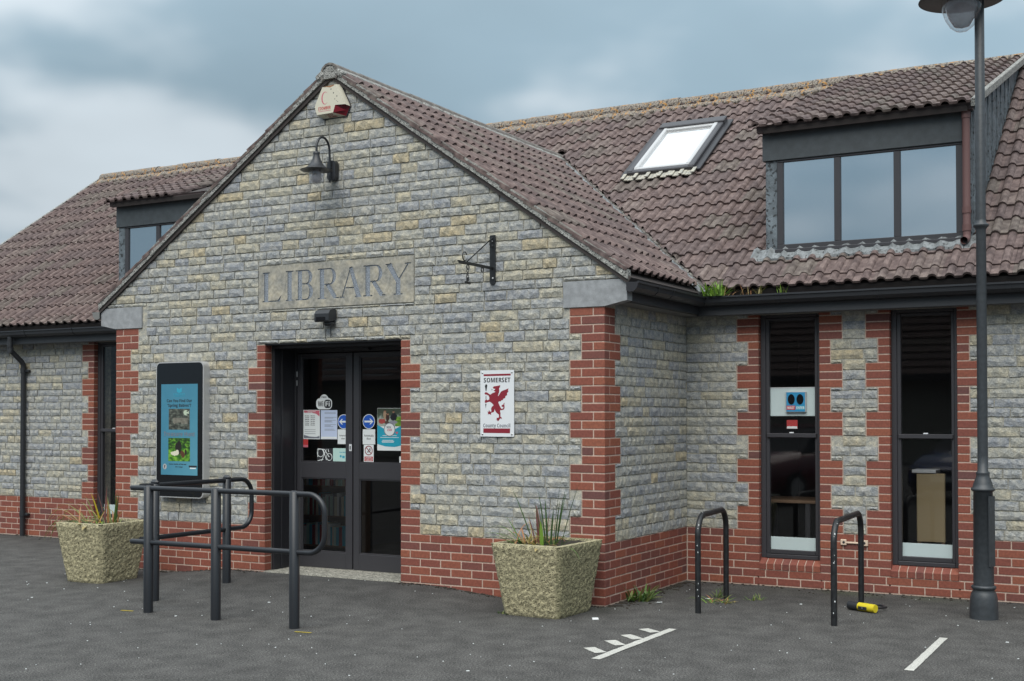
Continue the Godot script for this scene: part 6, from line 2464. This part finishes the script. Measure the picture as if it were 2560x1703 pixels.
# a strap leaf: base, heading, starting angle, length, width, how strongly it falls over
func blade(st: SurfaceTool, p: Vector3, az: float, el: float, l: float, w: float, droop: float, twist := 0.0):
	st.set_smooth_group(0)
	var n := 8
	var d := Vector3(cos(az), 0, sin(az))
	var s := Vector3(-sin(az), 0, cos(az))
	var rows := []
	for i in n + 1:
		var u := float(i) / n
		var e := el - droop * u * u
		var ww := w * (0.55 + 0.9 * u - 1.45 * u * u) if u < 0.9 else w * (1.0 - u) * 1.9
		ww = maxf(ww, 0.0006)
		var side := (s * cos(twist * u) + Vector3.UP * sin(twist * u)) * ww * 0.5
		var mid := p + (Vector3.DOWN * cos(e) + d * sin(e)) * ww * 0.16
		rows.append([p - side, mid, p + side])
		p += (d * cos(e) + Vector3.UP * sin(e)) * l / n
	for i in n:
		for k in 2:
			quad(st, rows[i][k], rows[i][k + 1], rows[i + 1][k + 1], rows[i + 1][k])

func planting(at: Vector3, turn: float, h: float, ri: Vector2, right: bool):
	var label := "strap-leaved plants in the right planter, tall green blades above rusty dead leaves" if right else "strap-leaved plants in the left planter, one yellow leaf and long trailing dry blades"
	var t := thing("strap_leaf_plant", label, "plant", at + Vector3(0, h - 0.03, 0))
	t.rotation.y = turn
	var put := func(x: float, z: float, az: float, el: float, l: float, w: float, dr: float, m: String, tw := 0.0):
		var st := new_st()
		blade(st, Vector3(x, 0, z), deg_to_rad(az), deg_to_rad(el), l, w, deg_to_rad(dr), tw)
		part("leaf", st, M[m], t)
	if right:
		for q in [[0.08, 0.05, -20, 84, 0.60, 0.026, 6], [0.10, 0.02, 20, 80, 0.50, 0.024, 14], [0.02, 0.06, 190, 82, 0.46, 0.028, 10], [-0.02, 0.04, 170, 80, 0.40, 0.030, 8], [0.05, 0.08, 90, 85, 0.42, 0.024, 5], [0.13, 0.0, 0, 74, 0.58, 0.020, 10], [0.06, -0.05, 300, 80, 0.48, 0.024, 10], [-0.10, 0.05, 185, 66, 0.52, 0.026, 8], [0.09, 0.10, 40, 80, 0.34, 0.026, 10], [0.0, 0.0, 230, 76, 0.40, 0.024, 14], [0.03, 0.10, 120, 82, 0.36, 0.024, 8], [0.11, 0.07, 10, 83, 0.40, 0.028, 6]]:
			put.call(q[0], q[1], q[2], q[3], q[4], q[5], q[6], "leaf_dark")
		for q in [[-0.20, 0.06, 185, 40, 0.46, 0.022, 110], [-0.18, 0.10, 165, 30, 0.44, 0.022, 105], [-0.22, 0.12, 150, 35, 0.42, 0.020, 120], [-0.2, 0.16, 175, 25, 0.40, 0.022, 110], [-0.16, 0.14, 195, 55, 0.30, 0.022, 20], [0.10, 0.10, 15, 36, 0.42, 0.022, 75], [0.14, 0.06, 5, 30, 0.30, 0.020, 60], [0.16, 0.14, 20, 10, 0.34, 0.018, 95]]:
			put.call(q[0], q[1], q[2], q[3], q[4], q[5], q[6], "leaf_green")
		for i in 34:
			put.call(rng.randf_range(-0.22, 0.02), rng.randf_range(-0.05, 0.2), rng.randf_range(0, 360), rng.randf_range(10, 75), rng.randf_range(0.14, 0.34), rng.randf_range(0.010, 0.022), rng.randf_range(40, 130), ["leaf_straw", "leaf_rust", "leaf_straw", "leaf_olive"][i % 4], rng.randf_range(-1.5, 1.5))
		for q in [[-0.05, 0.03, 200, 82, 0.34, 0.07], [-0.02, 0.0, 330, 84, 0.32, 0.06], [-0.07, 0.06, 160, 76, 0.26, 0.06]]:
			put.call(q[0], q[1], q[2], q[3], q[4], q[5], 6, "leaf_purple")
		put.call(0.03, 0.14, 80, 84, 0.22, 0.05, 10, "leaf_lime")
		for i in 26:
			put.call(rng.randf_range(-0.25, 0.25), rng.randf_range(-0.1, 0.28), rng.randf_range(0, 360), rng.randf_range(0, 50), rng.randf_range(0.06, 0.16), rng.randf_range(0.012, 0.03), rng.randf_range(20, 90), ["leaf_olive", "leaf_straw", "leaf_green", "leaf_rust"][i % 4])
		for q in [[0.10, 0.27, 80, 20, 0.15, 0.085, 95, "leaf_straw"], [0.03, 0.22, 100, 40, 0.13, 0.07, 60, "leaf_straw"], [0.20, 0.2, 40, 15, 0.10, 0.05, 60, "leaf_purple"], [-0.1, 0.22, 100, 50, 0.11, 0.06, 50, "leaf_dark"]]:
			put.call(q[0], q[1], q[2], q[3], q[4], q[5], q[6], q[7])
	else:
		for q in [[0.02, 0.04, 165, 72, 0.34, 0.044, 8, "leaf_yellow"], [0.04, 0.0, 160, 76, 0.36, 0.03, 6, "leaf_purple"], [0.05, 0.02, 30, 80, 0.40, 0.026, 10, "leaf_purple"], [-0.02, 0.05, 185, 60, 0.34, 0.024, 20, "leaf_olive"], [0.18, 0.02, 20, 80, 0.34, 0.028, 6, "leaf_green"], [0.20, -0.02, 150, 82, 0.36, 0.030, 8, "leaf_dark"], [0.22, 0.04, 10, 82, 0.33, 0.026, 10, "leaf_dark"], [0.17, 0.05, 200, 74, 0.30, 0.026, 12, "leaf_olive"], [0.12, 0.04, 200, 84, 0.26, 0.03, 8, "leaf_rust"], [0.14, 0.0, 20, 70, 0.34, 0.022, 25, "leaf_rust"], [0.0, 0.08, 20, 40, 0.30, 0.020, 12, "leaf_olive"], [0.26, 0.06, 20, 70, 0.20, 0.022, 60, "leaf_rust"], [0.24, 0.1, 330, 60, 0.24, 0.018, 40, "leaf_straw"]]:
			put.call(q[0], q[1], q[2], q[3], q[4], q[5], q[6], q[7])
		for q in [[-0.05, 0.12, 180, 22, 0.58, 0.022, 130], [-0.08, 0.16, 172, 18, 0.56, 0.022, 135], [-0.02, 0.18, 168, 14, 0.60, 0.024, 120], [-0.10, 0.2, 178, 10, 0.5, 0.020, 125], [0.0, 0.22, 160, 8, 0.52, 0.024, 105], [-0.04, 0.25, 172, 5, 0.46, 0.020, 110], [-0.1, 0.08, 186, 40, 0.55, 0.018, 150]]:
			put.call(q[0], q[1], q[2], q[3], q[4], q[5], q[6], ["leaf_green", "leaf_olive", "leaf_dark"][int(q[4] * 100) % 3])
		for q in [[-0.12, 0.1, 182, 45, 0.62, 0.016, 160], [-0.14, 0.14, 175, 38, 0.58, 0.018, 165], [-0.15, 0.05, 190, 35, 0.60, 0.016, 150], [-0.16, 0.18, 178, 30, 0.52, 0.018, 160], [-0.18, 0.12, 184, 25, 0.54, 0.020, 150], [-0.12, 0.0, 196, 50, 0.50, 0.014, 120]]:
			put.call(q[0], q[1], q[2], q[3], q[4], q[5], q[6], ["leaf_straw", "leaf_rust", "leaf_olive"][int(q[4] * 100) % 3])
		for i in 30:
			put.call(rng.randf_range(-0.2, 0.2), rng.randf_range(-0.1, 0.2), rng.randf_range(120, 260), rng.randf_range(10, 70), rng.randf_range(0.14, 0.34), rng.randf_range(0.010, 0.02), rng.randf_range(30, 120), ["leaf_straw", "leaf_rust", "leaf_olive", "leaf_rust"][i % 4], rng.randf_range(-1.5, 1.5))
		for q in [[0.04, 0.26, 90, 30, 0.12, 0.08, 60, "leaf_straw"], [0.10, 0.28, 70, 10, 0.12, 0.06, 90, "leaf_straw"]]:
			put.call(q[0], q[1], q[2], q[3], q[4], q[5], q[6], q[7])
		for i in 30:
			put.call(rng.randf_range(0.02, 0.26), rng.randf_range(0.1, 0.27), rng.randf_range(0, 360), rng.randf_range(20, 70), rng.randf_range(0.03, 0.08), rng.randf_range(0.012, 0.024), rng.randf_range(10, 60), ["leaf_green", "leaf_lime", "leaf_olive"][i % 3])

# ---------------------------------------------------------------- weeds, moss and litter
func tuft(label: String, called: String, cat: String, at: Vector3, count: int, spread: float, l: float, w: float, kinds: Array, el0: float, el1: float, droop: float):
	var t := thing(called, label, cat, at)
	for i in count:
		var st := new_st()
		var a := rng.randf_range(0, TAU)
		var r := spread * sqrt(rng.randf())
		blade(st, Vector3(cos(a) * r, -0.005, sin(a) * r * 0.7), rng.randf_range(0, TAU), deg_to_rad(rng.randf_range(el0, el1)), l * rng.randf_range(0.6, 1.2), w * rng.randf_range(0.7, 1.2), deg_to_rad(droop * rng.randf_range(0.4, 1.3)))
		part("leaf", st, M[kinds[i % kinds.size()]], t)

func make_small_things():
	tuft("bright green plant growing out of the gutter at the foot of the valley", "gutter_plant", "plant", Vector3(0.40, 2.76, -1.60), 70, 0.11, 0.15, 0.030, ["leaf_lime", "leaf_green", "leaf_lime"], 30, 90, 40)
	tuft("dry straw grass in the gutter beside the green gutter plant", "gutter_grass", "plant", Vector3(0.62, 2.755, -1.62), 34, 0.16, 0.12, 0.008, ["leaf_straw", "leaf_rust", "leaf_olive"], 30, 85, 50)
	tuft("small seedling sprouting from the gutter left of the first window", "gutter_seedling", "plant", Vector3(0.85, 2.76, -1.62), 12, 0.05, 0.10, 0.012, ["leaf_olive", "leaf_straw"], 40, 88, 30)
	tuft("small seedling sprouting from the gutter above the first window", "gutter_seedling", "plant", Vector3(1.05, 2.76, -1.62), 10, 0.05, 0.08, 0.014, ["leaf_olive", "leaf_lime"], 40, 88, 30)
	tuft("leafy green weed at the foot of the side wall of the wing", "wall_weed", "weed", Vector3(0.10, 0.0, -0.46), 44, 0.12, 0.20, 0.034, ["leaf_green", "leaf_dark", "leaf_green", "leaf_olive"], 15, 75, 70)
	tuft("low flattened weed with pink and straw leaves beside the nearer bicycle stand", "ground_weed", "weed", Vector3(0.76, 0.0, -0.72), 46, 0.17, 0.14, 0.016, ["leaf_green", "leaf_straw", "leaf_olive", "leaf_rust", "leaf_lime"], 4, 35, 40)
	tuft("small tuft of grass between the legs of the nearer bicycle stand", "grass_tuft", "grass", Vector3(0.66, 0.0, -1.0), 20, 0.06, 0.11, 0.012, ["leaf_olive", "leaf_green"], 30, 80, 40)
	tuft("small tuft of grass behind the nearer bicycle stand, by the brick plinth", "grass_tuft", "grass", Vector3(0.98, 0.0, -0.98), 20, 0.07, 0.08, 0.014, ["leaf_olive", "leaf_green"], 20, 70, 40)
	tuft("dark moss at the left foot of the right planter", "moss_patch", "moss", Vector3(-0.57, 0.0, 0.72), 40, 0.06, 0.04, 0.014, ["leaf_dark", "leaf_olive"], 10, 70, 40)
	# pale chips and scraps lying on the asphalt: nobody would count them
	var st := new_st()
	for i in 230:
		var x := rng.randf_range(-7.0, 3.6)
		var z := rng.randf_range(-1.85, 4.2)
		if x < 0.05 and x > XL and z < 0.05:
			continue
		if z < 0.6 and rng.randf() < 0.25:
			z = rng.randf_range(-1.8, 0.2)
		var s := rng.randf_range(0.0025, 0.006) * (2.0 if rng.randf() < 0.06 else 1.0)
		box(st, Vector3(x, ground_y(x, z) + 0.002, z), Vector3(s * 2.0, 0.004, s * 1.4), 0.001, Basis(Vector3.UP, rng.randf() * TAU))
	var o := part("litter_chips", st, M.paper)
	o.set_meta("kind", "stuff")
	o.set_meta("label", "tiny pale chips and scraps scattered over the asphalt")
	o.set_meta("category", "litter")
	for q in [["white scrap of paper on the asphalt right of the planter", 0.20, 0.62], ["white scrap of paper beside the flattened weed", 0.62, -0.83], ["small white scrap near the foot of the side wall weed", 0.32, -0.42]]:
		st = new_st()
		box(st, Vector3(0, 0.006, 0), Vector3(0.05, 0.006, 0.035), 0.002, Basis(Vector3.UP, rng.randf() * TAU) * Basis(Vector3.RIGHT, 0.25))
		var p := part("paper_scrap", st, M.paper)
		p.position = Vector3(q[1], 0.0, q[2])
		tag(p, q[0], "paper scrap", "paper scraps")
	# soil and moss gathered along the foot of the walls
	st = new_st()
	for i in 900:
		var k := rng.randf()
		var x := rng.randf_range(0.1, 4.4)
		var z := ZM + absf(rng.randfn(0.0, 0.10)) + 0.01
		if k < 0.30:
			x = absf(rng.randfn(0.0, 0.07)) + 0.01
			z = rng.randf_range(-1.8, 0.0)
		elif k < 0.55:
			x = rng.randf_range(DR, 0.0)
			z = absf(rng.randfn(0.0, 0.05)) + 0.01
		elif k < 0.75:
			x = rng.randf_range(XL, DL)
			z = absf(rng.randfn(0.0, 0.05)) + 0.01
		elif k < 0.85:
			x = rng.randf_range(-10.0, XL)
		var s := rng.randf_range(0.004, 0.014)
		box(st, Vector3(x, ground_y(x, z) + s * 0.2, z), Vector3(s * 2.0, s, s * 1.6), s * 0.3, Basis(Vector3.UP, rng.randf() * TAU))
	o = part("soil_crumbs", st, M.soil)
	o.set_meta("kind", "stuff")
	o.set_meta("label", "dark soil and moss crumbs along the foot of the walls")
	o.set_meta("category", "soil")
